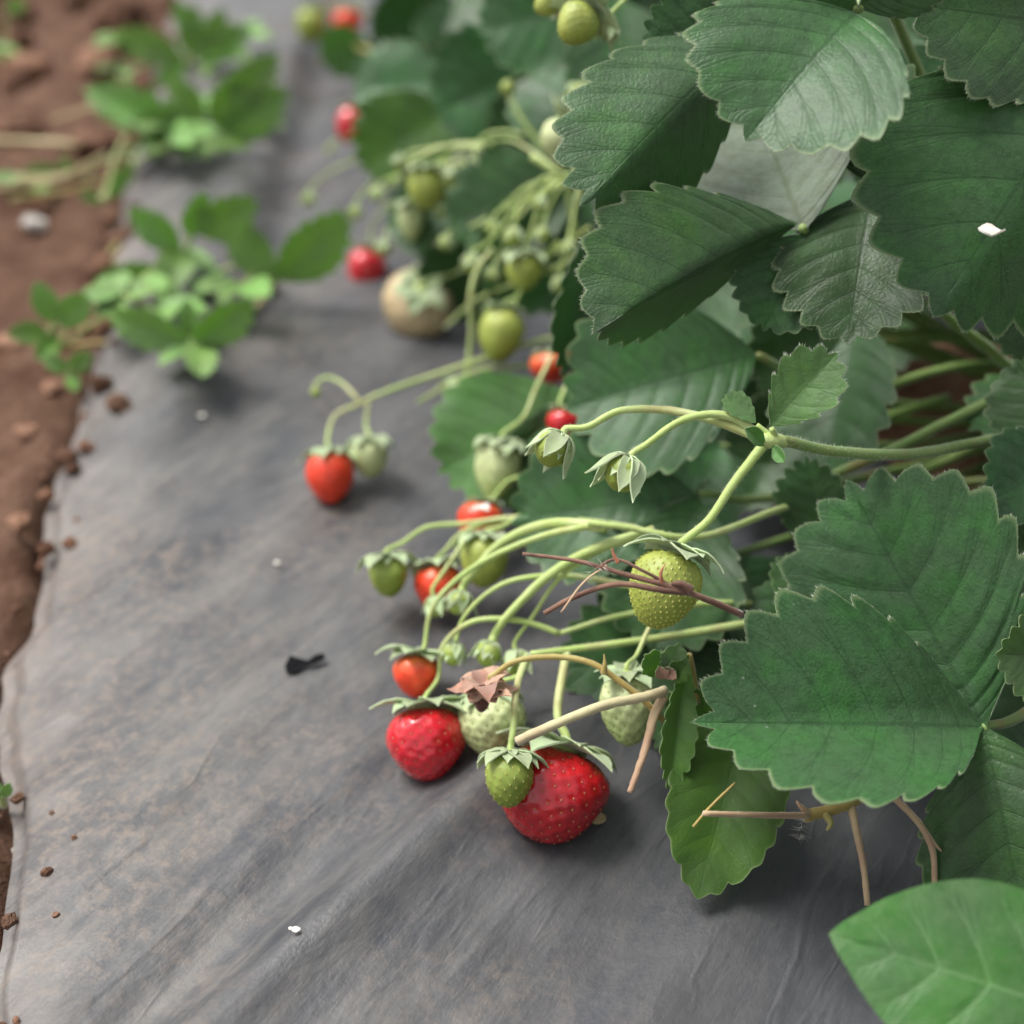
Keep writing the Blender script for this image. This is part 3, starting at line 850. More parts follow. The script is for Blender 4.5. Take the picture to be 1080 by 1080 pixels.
# ------------------------------------------------------------------ berries
SEPCACHE = {}
def sepal_mesh(style, k):
    key = (style, k)
    if key in SEPCACHE: return SEPCACHE[key]
    rr = random.Random(k * 31 + len(style))
    a0, a1 = {'flat': (22, -28), 'reflex': (30, 75), 'clasp': (14, -66), 'droop': (10, -62), 'dry': (20, -8), 'bud': (8, -74)}[style]
    a0 += rr.uniform(-12, 12); a1 += rr.uniform(-18, 18)
    n, m = 10, 5
    G = np.zeros((n, m, 3)); uv = np.zeros((n, m, 2))
    x = z = 0.0
    for i in range(n):
        u = i / (n - 1)
        ang = rad(a0 + (a1 - a0) * (min(1, u * 2.2) if style == 'bud' else u))
        if style == 'bud' and u > .6: ang += rad(14 * (u - .6) / .4)
        if style == 'dry': ang += rad(35 * math.sin(u * 5 + k * 2.1))
        if i: x += math.cos(ang) / (n - 1); z += math.sin(ang) / (n - 1)
        hw = (.19 if style == 'bud' else .30) * (math.sin(math.pi * min(1, (u * .80 + .18))) ** .8) * (1 - u ** 6)
        for j in range(m):
            v = j / (m - 1) * 2 - 1
            lift = (.18 + .06 * rr.random()) * hw * v * v
            G[i, j] = (x - lift * math.sin(ang), v * hw * (1 + .06 * rr.uniform(-1, 1)), z + lift * math.cos(ang))
            uv[i, j] = (u * 4 + .3, abs(v))
    mats = [DRYSEP, DRYSEP] if style == 'dry' else [SEPAL, SEPALU]
    SEPCACHE[key] = sheet('sepal', G, .03, mats, uv)
    return SEPCACHE[key]

def berry_geo(W, Ht, nseeds, dimple, seed, hi, taper=.24, lump=.05):
    nu, nv = (72, 52) if hi else (40, 28)
    sd = []
    for i in range(nseeds):
        zz = 1 - 2 * (i + .5) / nseeds
        a = math.acos(zz) + .35 / math.sqrt(nseeds) * math.sin(i * 12.9 + seed); th = i * 2.399963 + .5 / math.sqrt(nseeds) * math.sin(i * 78.2 + seed)
        if a < .35: continue
        sd.append((a, th))
    def surf(a, th):
        r = W / 2 * math.sin(a) ** .92 * (1 + taper * math.cos(a)) / (1 + taper * .25) if 0 < a < math.pi else 0
        l = 1 + lump * noise.noise((math.sin(a) * math.cos(th) * 1.1 + seed, math.sin(a) * math.sin(th) * 1.1, math.cos(a) * 1.1))
        l *= 1 + lump * .5 * math.cos(2 * th + seed)
        z = -Ht * (1 - math.cos(a)) / 2
        if a < .7: z -= Ht * .06 * (1 - a / .7) ** 2   # shoulder dips under the calyx
        return np.array((r * l * math.cos(th), r * l * math.sin(th), z))
    S = np.array([surf(a, t) for a, t in sd]) if sd else np.zeros((0, 3))
    V = []; F = []
    for i in range(nv + 1):
        a = math.pi * i / nv
        for k in range(nu):
            V.append(surf(min(max(a, 1e-4), math.pi - 1e-4), 2 * math.pi * k / nu))
    V = np.array(V)
    cen = np.array((0, 0, -Ht * .5))
    if len(S):
        sp = math.sqrt(4 * math.pi * (W * .25 + Ht * .25) ** 2 / nseeds)
        d2 = ((V[:, None, :] - S[None]) ** 2).sum(2).min(1)
        k = np.exp(-d2 / (sp * .34) ** 2) - .35
        nr = V - cen; nr /= np.maximum(1e-9, np.linalg.norm(nr, axis=1, keepdims=True))
        V = V - nr * (k * dimple)[:, None]
    for i in range(nv):
        for j in range(nu):
            a0 = i * nu + j; a1 = i * nu + (j + 1) % nu
            F.append((a0, a0 + nu, a1 + nu, a1))
    return V, F, S, cen

def seed_geo(S, cen, r, sink):
    V = []; F = []
    for p in S:
        n = p - cen; n = n / np.linalg.norm(n)
        dn = np.array((0, 0, -1.0)) - n * (-n[2]); l = np.linalg.norm(dn)
        dn = dn / l if l > 1e-6 else np.array((1.0, 0, 0))
        s = np.cross(n, dn); c = p - n * sink; k = len(V)
        V += [c + n * r * .55, c + dn * r * 1.3, c + s * r * .75 + dn * r * .2, c - dn * r, c - s * r * .75 + dn * r * .2, c - n * r]
        F += [(k, k + 1, k + 2), (k, k + 2, k + 3), (k, k + 3, k + 4), (k, k + 4, k + 1), (k + 5, k + 2, k + 1), (k + 5, k + 3, k + 2), (k + 5, k + 4, k + 3), (k + 5, k + 1, k + 4)]
    return V, F

KIND = {  # flesh, seed material, dimple share, seed radius share, seed sink
    'red': (RED, SEEDY, .022, .0135, -.001), 'crimson': (CRIM, SEEDY, .024, .0115, -.001), 'orange': (ORNG, SEEDY, .024, .0135, -.001),
    'green': (GREEN, SEEDG, -.014, .025, -.004), 'small': (GREENS, SEEDG, -.012, .03, -.002), 'pale': (PALE, SEEDP, .034, .020, 0.0), 'peach': (PEACH, SEEDP, .022, .018, 0.0)}
BN = [0]
def strawberry(px, py, d, w, h, axis, kind, style, stalk, label, group=None, sep=.62, hi=False, nseeds=None, taper=.24, stalk_r=.00060, name='strawberry', cat='strawberry', nsep=10, smat=None, hair=0, lump=.05):
    BN[0] += 1
    if d is None: d = H / (SINP + (py - 540) / FPX * COSP + min(w, h) / (2 * FPX))
    W, Ht = w * d / FPX, h * d / FPX
    ax = (RT * axis[0] - UPV * axis[1] + FW * axis[2]).normalized()
    cen = P(px, py, d); top = cen - ax * Ht * .5
    e = thing(name, top, label, cat, group)
    fm, sm, dk, sr, sink = KIND[kind]
    rot = ax.to_track_quat('-Z', 'Y').to_matrix() @ Matrix.Rotation(BN[0] * 1.3, 3, 'Z')
    V, F, S, c0 = berry_geo(W, Ht, nseeds or (150 if hi else 90), dk * W, BN[0] * 2.1, hi, taper, lump)
    fl = put('flesh', mesh('flesh', V, F, [fm]), top, e); fl.rotation_euler = rot.to_euler()
    sv, sf = seed_geo(S, c0, sr * W, sink * W)
    if len(sv):
        so = bpy.data.objects.new('seeds', mesh('seeds', sv, sf, [sm], smooth_=False)); link(so, fl); so['kind'] = 'stuff'
    # calyx: a small cap carrying the sepals
    cr = W * .13
    cv, cf = tube_geo([(0, 0, -.06 * Ht, cr * .9), (0, 0, .01 * Ht, cr), (0, 0, .05 * Ht, stalk_r)], 3, 10)
    cal = put('calyx', mesh('calyx', cv, cf, [DRYSEP if style == 'dry' else STALK]), top, e); cal.rotation_euler = rot.to_euler()
    rr = random.Random(BN[0] * 17)
    if sep:
        for k in range(nsep):
            so = bpy.data.objects.new('sepal', sepal_mesh(style, k % 5))
            a = 2 * math.pi * k / nsep + rr.uniform(-.15, .15)
            s = sep * W * (1.0 if k % 2 == 0 else .78) * rr.uniform(.85, 1.12)
            so.rotation_euler = (0, 0, a); so.scale = (s, s * 1.05, s)
            so.location = (cr * .55 * math.cos(a), cr * .55 * math.sin(a), .0 + (.02 * W if k % 2 else 0))
            link(so, cal)
    if stalk:
        pts = [(*(top - ax * .0002), stalk_r * 1.25)]
        d1 = (P(*stalk[0]) - top); l1 = d1.length
        pts += [(*(top - ax * min(.0022, l1 * .25) + d1 * .06), stalk_r)] if l1 > .004 else []
        pts += [(*P(*p), stalk_r * (1 + .12 * i)) for i, p in enumerate(stalk)]
        st = tube('stalk', pts, smat or STALK, e, sub=6, n=8)
        if hair: hairs(pts, hair, .0006, HAIR, st)
    return e

S_ = strawberry
GB = 'strawberries ripening along the row'
# ripe and colouring fruit near the front
S_(582, 838, None, 112, 100, (-.28, .92, -.25), 'crimson', 'flat', [(588, 750, .308), (598, 686, .318)], 'largest deep red ripe strawberry resting on the film, under a small green one', sep=.56, hi=True, taper=.16, lump=.10, nseeds=190, stalk_r=.0011)
S_(450, 784, None, 84, 78, (.05, .97, -.2), 'red', 'flat', [(462, 715, .33), (468, 680, .33), (500, 655, .325), (550, 655, .325), (590, 668, .325)], 'glossy bright red strawberry on the film touching the paler orange one above it', hi=True, sep=.64, lump=.07)
S_(440, 713, .335, 52, 46, (-.1, .98, -.1), 'orange', 'flat', [(448, 680, .338), (453, 650, .338), (470, 622, .335), (510, 592, .33), (570, 566, .325), (630, 553, .314)], 'orange red strawberry directly above the glossy bright red one', sep=.85)
S_(463, 621, .366, 54, 52, (.1, .95, -.1), 'orange', 'flat', [(470, 580, .37), (490, 560, .37), (530, 548, .368), (590, 545, .36), (670, 557, .335)], 'orange red strawberry beside a round green one, half hidden by stalks', sep=.75)
S_(507, 553, .385, 52, 46, (-.15, .9, -.2), 'orange', 'flat', [(520, 525, .385), (540, 505, .385), (580, 500, .38)], 'orange red strawberry speckled with white petal remains under the toothed leaf', sep=.4)
S_(348, 503, None, 54, 56, (.06, .97, -.1), 'orange', 'clasp', [(345, 465, .425), (352, 440, .43), (372, 428, .43)], 'lone orange red strawberry hanging far out over the film beside a green one', sep=.6)
S_(440, 326, .53, 78, 76, (-.15, .42, .88), 'peach', 'flat', [(475, 290, .52), (510, 275, .51), (560, 260, .5)], 'large whitish blushing strawberry with its green star calyx facing up', sep=.36, hi=True)
S_(386, 286, .57, 44, 46, (-.2, .9, 0), 'red', 'flat', [(392, 240, .57), (410, 215, .56), (440, 200, .55)], 'small red strawberry next to the large whitish one', sep=.42)
S_(369, 133, .66, 32, 38, (-.3, .9, 0), 'red', 'flat', [(388, 105, .66), (420, 90, .65)], 'small pinkish red strawberry below a pale leaf at the edge of the film', sep=.5)
S_(366, 26, .84, 32, 28, (-.1, .95, 0), 'orange', 'flat', [(370, 5, .84), (385, -5, .84)], 'small red strawberry among yellowing stalks of the farthest plant', sep=.5)
S_(328, 28, .85, 34, 34, (-.1, .95, 0), 'green', 'flat', [(325, 8, .85), (330, 0, .85)], 'small green strawberry among yellowing stalks beside the far red one', sep=.5)
S_(594, 448, .395, 36, 34, (-.1, .95, 0), 'red', 'flat', [(590, 425, .395), (600, 400, .40)], 'red strawberry mostly hidden behind a pale flower bud and dark leaf', sep=.5)
S_(582, 388, .43, 46, 34, (.1, .95, 0), 'orange', 'flat', [(590, 365, .43), (610, 350, .43)], 'orange strawberry mostly hidden under the drooping folded leaflet', sep=.5)
S_(258, 303, .575, 20, 24, (-.2, .9, 0), 'orange', 'flat', [(265, 285, .575), (290, 298, .57)], 'tiny orange strawberry at the foot of the runner plantlet on the film', sep=.7)
# unripe fruit
S_(700, 622, .277, 76, 84, (-.36, .92, -.12), 'green', 'flat', [(748, 548, .279), (775, 508, .279), (806, 469, .279)], 'sharp yellow green seedy strawberry crossed by dry brown twigs', sep=.72, hi=True, nseeds=400, taper=.20, stalk_r=.0010, hair=420)
S_(663, 748, .305, 62, 78, (.05, .97, .1), 'pale', 'flat', [(672, 690, .31), (690, 655, .315), (720, 640, .325)], 'pale green strawberry behind the cream cut stalk, in the shade of leaves', sep=.62, hi=True, nseeds=120)
S_(520, 765, .318, 76, 68, (.12, .95, -.15), 'pale', 'droop', [(548, 712, .318), (560, 690, .318)], 'pale green strawberry behind the withered brown flower', sep=.55, hi=True, nseeds=130)
S_(537, 822, .290, 54, 58, (-.05, .98, -.12), 'small', 'droop', [(541, 770, .292), (545, 725, .300), (556, 691, .315)], 'small green strawberry capped by pale sepals in front of the largest red one', sep=.82, hi=True, nseeds=110, stalk_r=.0008, hair=120)
S_(511, 592, .362, 54, 56, (-.05, .95, -.2), 'green', 'droop', [(530, 555, .362), (560, 540, .36), (600, 545, .35)], 'round green strawberry with broad pale sepals above the bunch of buds', sep=.7)
S_(524, 496, .392, 50, 64, (-.15, .97, 0), 'pale', 'clasp', [(552, 440, .395), (566, 408, .40), (582, 375, .405)], 'pale pointed green strawberry hanging in front of the light green toothed leaf', sep=.8)
S_(390, 483, .425, 42, 42, (.05, .97, 0), 'pale', 'clasp', [(386, 450, .43), (388, 425, .432)], 'pale green strawberry hanging beside the lone orange red one', sep=.75)
S_(410, 608, .362, 42, 44, (.1, .95, -.1), 'small', 'clasp', [(425, 572, .365), (450, 556, .365), (490, 552, .365), (560, 545, .36), (640, 552, .34)], 'small round green fruit hooked out over bare film on its own arched stalk', sep=.85)
S_(528, 354, .445, 50, 58, (-.12, .97, 0), 'green', 'flat', [(548, 310, .445), (556, 285, .445), (590, 255, .44)], 'yellow green strawberry hanging beside the drooping folded leaflet', sep=.5)
S_(552, 287, .445, 40, 38, (-.05, .98, 0), 'green', 'clasp', [(560, 245, .445), (575, 205, .44), (605, 186, .43)], 'yellow green strawberry on the middle of the arched hanging truss', sep=.85)
S_(451, 200, .50, 44, 42, (-.1, .95, -.1), 'green', 'clasp', [(468, 168, .50), (490, 156, .49)], 'green strawberry at the end of the arched upper truss', sep=.85)
S_(433, 234, .52, 28, 40, (.05, .97, 0), 'pale', 'clasp', [(436, 200, .52), (450, 180, .52)], 'narrow pale green strawberry hanging below the green one of the upper truss', sep=.85)
S_(490, 422, .45, 38, 40, (-.1, .95, 0), 'pale', 'clasp', [(494, 390, .45), (497, 350, .45)], 'pale green strawberry on a straight hanging stalk above the light green leaf', sep=.85)
S_(608, 26, .33, 44, 46, (-.55, .8, -.2), 'green', 'flat', [(640, -10, .33), (680, -30, .33)], 'yellow green strawberry with long pointed sepals below the topmost leaves', sep=.95, hi=True)
S_(596, 150, .40, 54, 52, (.0, .8, .45), 'pale', 'reflex', [(606, 175, .39), (612, 210, .39)], 'blurred pale strawberry upturned in shade left of the grey green leaf', sep=.5)
S_(575, 5, .35, 26, 24, (-.8, .5, 0), 'green', 'clasp', [(610, -10, .35), (640, -25, .35)], 'tiny green strawberry poking out beside the one with long pointed sepals', sep=.9)

# ------------------------------------------------------------------ flower buds
def bud(px, py, d, w, axis, stalk, label, sep=1.12, hi=False, hair=0, r=.00056, group=None, style='bud', smat=None):
    return S_(px, py, d, w * .62, w * .60, axis, 'small', style, stalk, label, sep=sep, hi=hi, nseeds=50, nsep=11, stalk_r=r, name='flower_bud', cat='flower bud', hair=hair, taper=.1, group=group, smat=smat)
bud(657, 500, .277, 64, (-.42, .9, -.05), [(680, 470, .278), (720, 443, .280), (765, 438, .281), (808, 462, .280)], 'sharp pale green closed flower bud on arched stalk above the yellow green strawberry', hi=True, hair=260, r=.00078, sep=1.3)
bud(583, 474, .288, 64, (-.55, .85, 0), [(620, 450, .287), (655, 433, .286), (705, 433, .286), (755, 444, .283), (806, 464, .280)], 'pale green closed flower bud on longer arched stalk hiding a red strawberry', hi=True, hair=260, r=.00078, sep=1.3)
bud(484, 636, .340, 42, (-.25, .95, -.1), [(497, 606, .338), (530, 572, .335), (580, 552, .325), (640, 556, .313)], 'withering flower bud with brown tip just right of the orange red strawberry', r=.0011)
bud(478, 690, .33, 40, (-.2, .95, -.1), [(490, 650, .33), (515, 625, .328), (550, 610, .326), (610, 608, .326), (680, 622, .327), (758, 636, .328)], 'pale flower bud on a short arched stalk above the withered brown flower')
bud(515, 690, .325, 44, (-.3, .95, -.2), [(535, 650, .324), (575, 610, .322), (625, 580, .318), (690, 560, .313)], 'broad green flower bud in the thick of the stalks above the withered flower', r=.0011)
bud(545, 700, .325, 46, (.1, .95, -.2), [(562, 650, .325), (590, 610, .322), (640, 578, .318), (700, 562, .313)], 'leafy green flower bud right of the withered brown flower')
bud(541, 250, .445, 32, (-.1, .97, 0), [(550, 215, .445), (570, 190, .44), (603, 184, .43)], 'grey green flower bud hanging highest on the arched hanging truss')
bud(497, 278, .45, 32, (-.2, .95, 0), [(515, 255, .45), (550, 215, .45), (600, 186, .44)], 'pale green flower bud at the outer end of the arched hanging truss')
bud(470, 256, .47, 26, (-.3, .9, 0), [(490, 242, .47), (530, 222, .46), (560, 205, .45)], 'small brownish flower bud beyond the end of the arched hanging truss')
bud(424, 172, .50, 28, (-.6, .8, 0), [(445, 158, .49), (480, 153, .485), (510, 156, .48)], 'fuzzy flower bud at the very tip of the upper arched truss')
bud(480, 188, .49, 36, (-.1, .95, 0), [(492, 160, .49), (520, 140, .485), (556, 142, .48)], 'pale flower bud beside the green strawberry of the upper truss')
bud(535, 92, .475, 24, (-.2, -.95, 0), [(542, 110, .475), (548, 124, .475)], 'round green flower bud standing upright on a straight stalk before a dark leaf', sep=.5)
bud(608, 100, .42, 38, (-.2, .9, 0), [(622, 86, .42), (640, 70, .42)], 'pale green flower bud in shade above the blurred upturned strawberry')
bud(326, 211, .62, 24, (-.1, .95, 0), [(330, 195, .62), (350, 180, .61), (385, 165, .60)], 'small pale flower bud hanging above the runner plantlet')
bud(333, 414, .44, 18, (0, 1, 0), [(345, 398, .44), (362, 405, .437), (378, 422, .432)], 'tiny round flower bud over bare film above the lone orange red strawberry', sep=.5)
bud(348, 159, .66, 14, (0, 1, 0), [(356, 148, .66), (380, 140, .65)], 'tiny flower bud over pale film near the small pinkish red strawberry', sep=.5)
bud(460, 640, .35, 36, (.2, .9, 0), [(470, 600, .352), (490, 570, .355)], 'fuzzy flower bud below the half hidden orange red strawberry')

bud(590, 300, .44, 28, (-.1, .97, 0), [(596, 265, .44), (606, 225, .435), (612, 200, .43)], 'pale flower bud hanging closest to the drooping folded leaflet')
bud(518, 240, .455, 24, (-.3, .9, 0), [(535, 215, .455), (560, 195, .45), (600, 186, .44)], 'half open flower bud between two others on the arched hanging truss')
bud(500, 170, .47, 26, (-.2, .95, 0), [(515, 150, .47), (545, 150, .47), (590, 182, .455)], 'small pale flower bud tucked under the curve of the upper truss')
bud(405, 262, .54, 26, (-.1, .95, 0), [(412, 235, .54), (430, 205, .53), (460, 185, .52)], 'flower bud hanging just above the small red strawberry beside the whitish one')
bud(375, 225, .56, 24, (-.1, .95, 0), [(385, 200, .56), (405, 185, .55), (440, 178, .54)], 'flower bud hanging left of the narrow pale green strawberry')
bud(570, 215, .43, 24, (-.1, .97, 0), [(578, 195, .43), (592, 186, .43), (606, 188, .43)], 'shortest stalked flower bud at the root of the arched hanging truss')
bud(640, 30, .34, 30, (-.2, .9, 0), [(650, 8, .34), (670, -10, .34)], 'long pointed flower bud beside the strawberry below the topmost leaves', sep=1.7)

bud(440, 182, .50, 28, (-.2, .95, 0), [(455, 162, .495), (480, 152, .49), (520, 152, .48)], 'pale fuzzy flower bud pressed against the green strawberry of the upper truss')
bud(466, 222, .50, 24, (-.1, .95, 0), [(474, 195, .50), (490, 172, .49), (530, 160, .48)], 'small flower bud hanging below the fuzzy ones of the upper truss')
bud(398, 205, .54, 26, (-.3, .9, 0), [(412, 188, .54), (440, 178, .53), (480, 172, .51)], 'outermost pale flower bud beside the bright yellow green leaf')
bud(600, 262, .43, 26, (-.1, .97, 0), [(604, 235, .43), (608, 210, .43), (612, 196, .43)], 'flower bud half hidden behind the edge of the dark jutting leaf')
bud(572, 248, .44, 26, (-.1, .97, 0), [(578, 222, .44), (590, 200, .435), (606, 188, .43)], 'pale flower bud right of the grey green one on the arched hanging truss')
bud(520, 290, .46, 24, (-.2, .95, 0), [(530, 262, .46), (550, 225, .45), (590, 192, .44)], 'flower bud just left of the yellow green strawberry on the hanging truss')

# withered flower on its drying stalk
wf = S_(508, 738, .297, 20, 30, (-.02, .92, .38), 'crimson', 'dry', None, 'withered flower with pinkish brown star calyx and dark shrivelled core', sep=2.0, nsep=15, nseeds=30, name='withered_flower', cat='flower')
for c in wf.children:
    if c.name.startswith('flesh'):
        c.data.materials[0] = CORE; c.name = 'core'
        for g in list(c.children): bpy.data.objects.remove(g, do_unlink=True)

# ------------------------------------------------------------------ dry stalks and twigs
def dry(name, branches, label, cat='twig'):
    """one dry stalk; every branch is a part"""
    b0 = P(*branches[0][1][0][:3])
    e = thing(name, b0, label, cat)
    for nm, pts, r0, r1, m in branches:
        n = len(pts)
        tube(nm, [(*P(*p), r0 + (r1 - r0) * i / (n - 1)) for i, p in enumerate(pts)], m, e, sub=6, n=8, wob=.25)
    return e
tw = dry('dry_twig', [
    ('twig', [(782, 648, .272), (745, 632, .268), (705, 618, .264), (660, 606, .265), (610, 592, .267), (551, 584, .268)], .00085, .0004, TWIG),
    ('twig', [(728, 626, .266), (695, 622, .263), (650, 616, .266), (605, 630, .268), (574, 647, .269)], .0007, .0006, TWIG),
    ('twig', [(715, 622, .265), (680, 603, .264), (650, 590, .266), (628, 600, .266)], .0004, .0003, TWIG),
    ('twig', [(640, 596, .266), (615, 615, .266), (592, 646, .266)], .00025, .00025, TAN),
    ('scale', [(699, 618, .264), (697, 605, .263), (702, 594, .263)], .0006, .0001, REDTIP),
    ('scale', [(652, 594, .265), (647, 584, .265), (645, 578, .265)], .0005, .0001, REDTIP),
    ('scale', [(728, 622, .265), (718, 616, .264), (708, 616, .264)], .0011, .0005, TWIG),
], 'dry brown forked twig lying across the sharp yellow green strawberry')
hairs([(*P(640, 598, .266), .0003), (*P(628, 600, .265), .0003), (*P(618, 612, .265), .0003)], 24, .004, WHITE, tw, 'cobweb_fibres')
dry('cut_stalk', [('stalk', [(702, 728, .292), (680, 735, .289), (640, 743, .285), (590, 762, .281), (545, 782, .277)], .0012, .0011, CREAM)],
    'cream coloured cut stalk pointing left across the bunch above the largest red strawberry', 'stalk')
dry('drying_stalk', [
    ('stalk', [(700, 760, .293), (678, 738, .292), (650, 716, .292), (625, 700, .293), (590, 693, .295), (545, 697, .296), (515, 716, .2965)], .0008, .0007, OLIVE),
    ('bract', [(637, 710, .291), (638, 700, .290), (637, 690, .290)], .0009, .0001, OLIVE),
], 'olive drying stalk arching over to the withered brown flower', 'stalk')
stub = dry('dry_stub', [
    ('stalk', [(700, 735, .293), (690, 755, .291), (682, 785, .289), (672, 815, .287), (664, 836, .286)], .0013, .0007, TAN),
], 'pinkish tan dry stub hanging down beside the pale shaded strawberry', 'stalk')
for b_, t_, w_, m_ in (((702, 712, .290), (680, 690, .286), .45, FADED), ((704, 712, .290), (716, 678, .286), .42, YUNDER), ((705, 715, .290), (728, 700, .285), .40, FADED), ((702, 716, .290), (694, 703, .287), .4, DRYSEP), ((703, 716, .290), (711, 704, .286), .4, DRYSEP)):
    leaflet(stub, b=b_, t=t_, w=w_, roll=random.uniform(-30, 30), fp=random.uniform(10, 40), fm=random.uniform(5, 30), bend=random.uniform(-30, 40), mats=[m_, YUNDER], hi=False, wave=.12, teeth=4.5, amp=.08, name='bract')
run = dry('dry_runner', [
    ('stalk', [(918, 836, .290), (895, 848, .287), (870, 856, .286), (848, 861, .285)], .0013, .0015, OLIVE),
    ('stalk', [(852, 860, .284), (820, 860, .279), (780, 859, .274), (742, 858, .270)], .0008, .0006, TAN),
    ('stalk', [(897, 848, .287), (904, 880, .285), (911, 915, .284), (915, 955, .282)], .0010, .0007, TAN),
    ('stalk', [(900, 838, .287), (925, 832, .286), (950, 848, .285), (972, 872, .284), (984, 900, .284), (986, 938, .284)], .0009, .0007, TAN),
    ('bract', [(972, 872, .284), (984, 888, .284), (993, 898, .284)], .0007, .0002, TAN),
    ('bract', [(855, 860, .285), (846, 852, .284), (840, 845, .284)], .0010, .0003, TAN),
    ('bract', [(870, 858, .285), (876, 868, .284), (872, 876, .284)], .0011, .0003, OLIVE),
], 'dry pinkish runner with drooping bare ends under the big front leaf', 'runner')
hairs([(*P(850, 862, .285), .0006), (*P(845, 875, .285), .0002), (*P(842, 885, .285), .0002)], 30, .003, WHITE, run, 'cobweb_fibres')
dry('dry_stem_piece', [('stalk', [(731, 872, .271), (750, 850, .272), (775, 826, .274)], .00035, .0003, OLIVE)],
    'thin yellowish dry stem lying across the hanging backlit leaf', 'stalk')

# ------------------------------------------------------------------ weed with a smooth leaf at the front
wb = P(1230, 1180, .225); wb.z = .004
weed = thing('weed', wb, 'smooth-edged bright green broad weed leaf poking in over the dark film', 'weed')
tube('stem', [(*wb, .0016), (*P(1215, 1120, .225), .0014), (*P(1190, 1085, .222), .0011)], PETI, weed)
leaflet(weed, b=(1195, 1090, .222), t=(874, 985, .232), w=.33, roll=14, fp=-6, fm=14, bend=16, mats=[WEED, YUNDER], outl=OUTS * np.array([1, 1.26]), amp=0, teeth=8.5, quilt=.009, wave=.02, name='leaf')
leaflet(weed, b=(1215, 1115, .225), t=(1330, 960, .22), w=.33, roll=14, fp=6, fm=14, bend=16, mats=[WEED, YUNDER], outl=OUTS * np.array([1, 1.26]), amp=0, teeth=6.5, name='leaf')

# ------------------------------------------------------------------ runner plantlets on the film and along the furrow
def plantlet(px, py, lv, label, d=None, grow=1.1, extra=2, mats=(RUNL, YUNDER), stems=()):
    d = d or plane_d(px, py, .004)
    base = P(px, py, d)
    e = thing('runner_plant', base, label, 'plant', 'young runner plants left of the row')
    for (bx, by, tx, ty, lift, w, roll) in lv:
        db, dt = d - lift * .7, d - lift
        tx, ty = bx + (tx - bx) * grow, by + (ty - by) * grow
        B = P(bx, by, db)
        st = tube('leaf', [(*base, .0010), (*(base.lerp(B, .5) + Vector((0, 0, .004))), .0010), (*B, .0008)], STALK, e, sub=5, n=6)
        leaflet(st, b=(bx, by, db), t=(tx, ty, dt), w=w, roll=roll, fp=22, fm=16, bend=24, mats=list(mats), hi=False, outl=OUTN, teeth=7.5, amp=.085)
    rp = random.Random(int(px * 3 + py))
    for k in range(extra):
        a = rp.uniform(0, 6.28); l = rp.uniform(.018, .045); hgt = rp.uniform(.008, .03)
        B = base + Vector((math.cos(a) * l, math.sin(a) * l, hgt))
        st = tube('leaf', [(*base, .0009), (*(base.lerp(B, .5) + Vector((0, 0, .006))), .0008), (*B, .0007)], STALK, e, sub=4, n=6)
        for da in (-60, 0, 60):
            aa = a + rad(da + rp.uniform(-12, 12))
            leaflet_world(st, B, (math.cos(aa), math.sin(aa), rp.uniform(-.25, .25)), (rp.uniform(-.4, .4), rp.uniform(-.5, .2), 1), rp.uniform(.018, .03), w=rp.uniform(.36, .44), fp=20, fm=16, bend=24, mats=list(mats), hi=False, outl=OUTN, teeth=7.5, amp=.085)
    for pts in stems:
        tube('runner', [(*P(x, y, plane_d(x, y, .006)), .0011) for x, y in pts], OLIVE, e, n=6)
    return e
plantlet(205, 375, [(200, 362, 122, 332, .03, .40, -20), (203, 362, 264, 318, .03, .40, 20), (200, 360, 196, 318, .02, .4, 10)],
         'runner plantlet spreading two flat leaves on the film, nearest the lone orange red strawberry', stems=[[(190, 395), (215, 378), (260, 335), (290, 300)]])
plantlet(292, 302, [(288, 296, 246, 238, .03, .46, -10), (292, 295, 362, 228, .03, .46, 20), (290, 292, 312, 262, .02, .4, 10)],
         'runner plantlet with two broad leaves raised like wings beside the dark fold of the film')
plantlet(192, 300, [(178, 288, 103, 302, .03, .40, -10), (190, 262, 178, 304, .045, .5, 0), (190, 262, 140, 222, .045, .42, -10), (205, 245, 268, 212, .045, .42, 10), (200, 250, 215, 205, .045, .45, 10)],
         'bushiest runner plantlet of many overlapping bright leaves on the pale film', extra=1)
plantlet(60, 372, [(50, 350, 10, 352, .03, .46, 0), (55, 340, 40, 300, .03, .46, 0), (62, 342, 92, 312, .03, .46, 0), (60, 355, 40, 378, .02, .5, 0)],
         'runner plantlet sprouting from the soil at the edge of the film', stems=[[(60, 368), (110, 362), (170, 368), (205, 372)]])
plantlet(76, 400, [(72, 392, 48, 378, .015, .5, 0), (75, 392, 94, 372, .015, .5, 0), (74, 395, 80, 412, .01, .5, 0)],
         'tiniest green runner plantlet at the ragged film edge', extra=0)
plantlet(200, 80, [(195, 62, 122, 38, .05, .36, 0), (198, 60, 205, 8, .05, .40, 0), (205, 62, 262, 30, .05, .36, 0), (195, 66, 165, 92, .04, .4, 0), (205, 40, 185, 2, .06, .4, 0), (215, 50, 235, 12, .06, .4, 0)],
         'runner plantlet lifting narrow leaves highest above the pale film', extra=4)
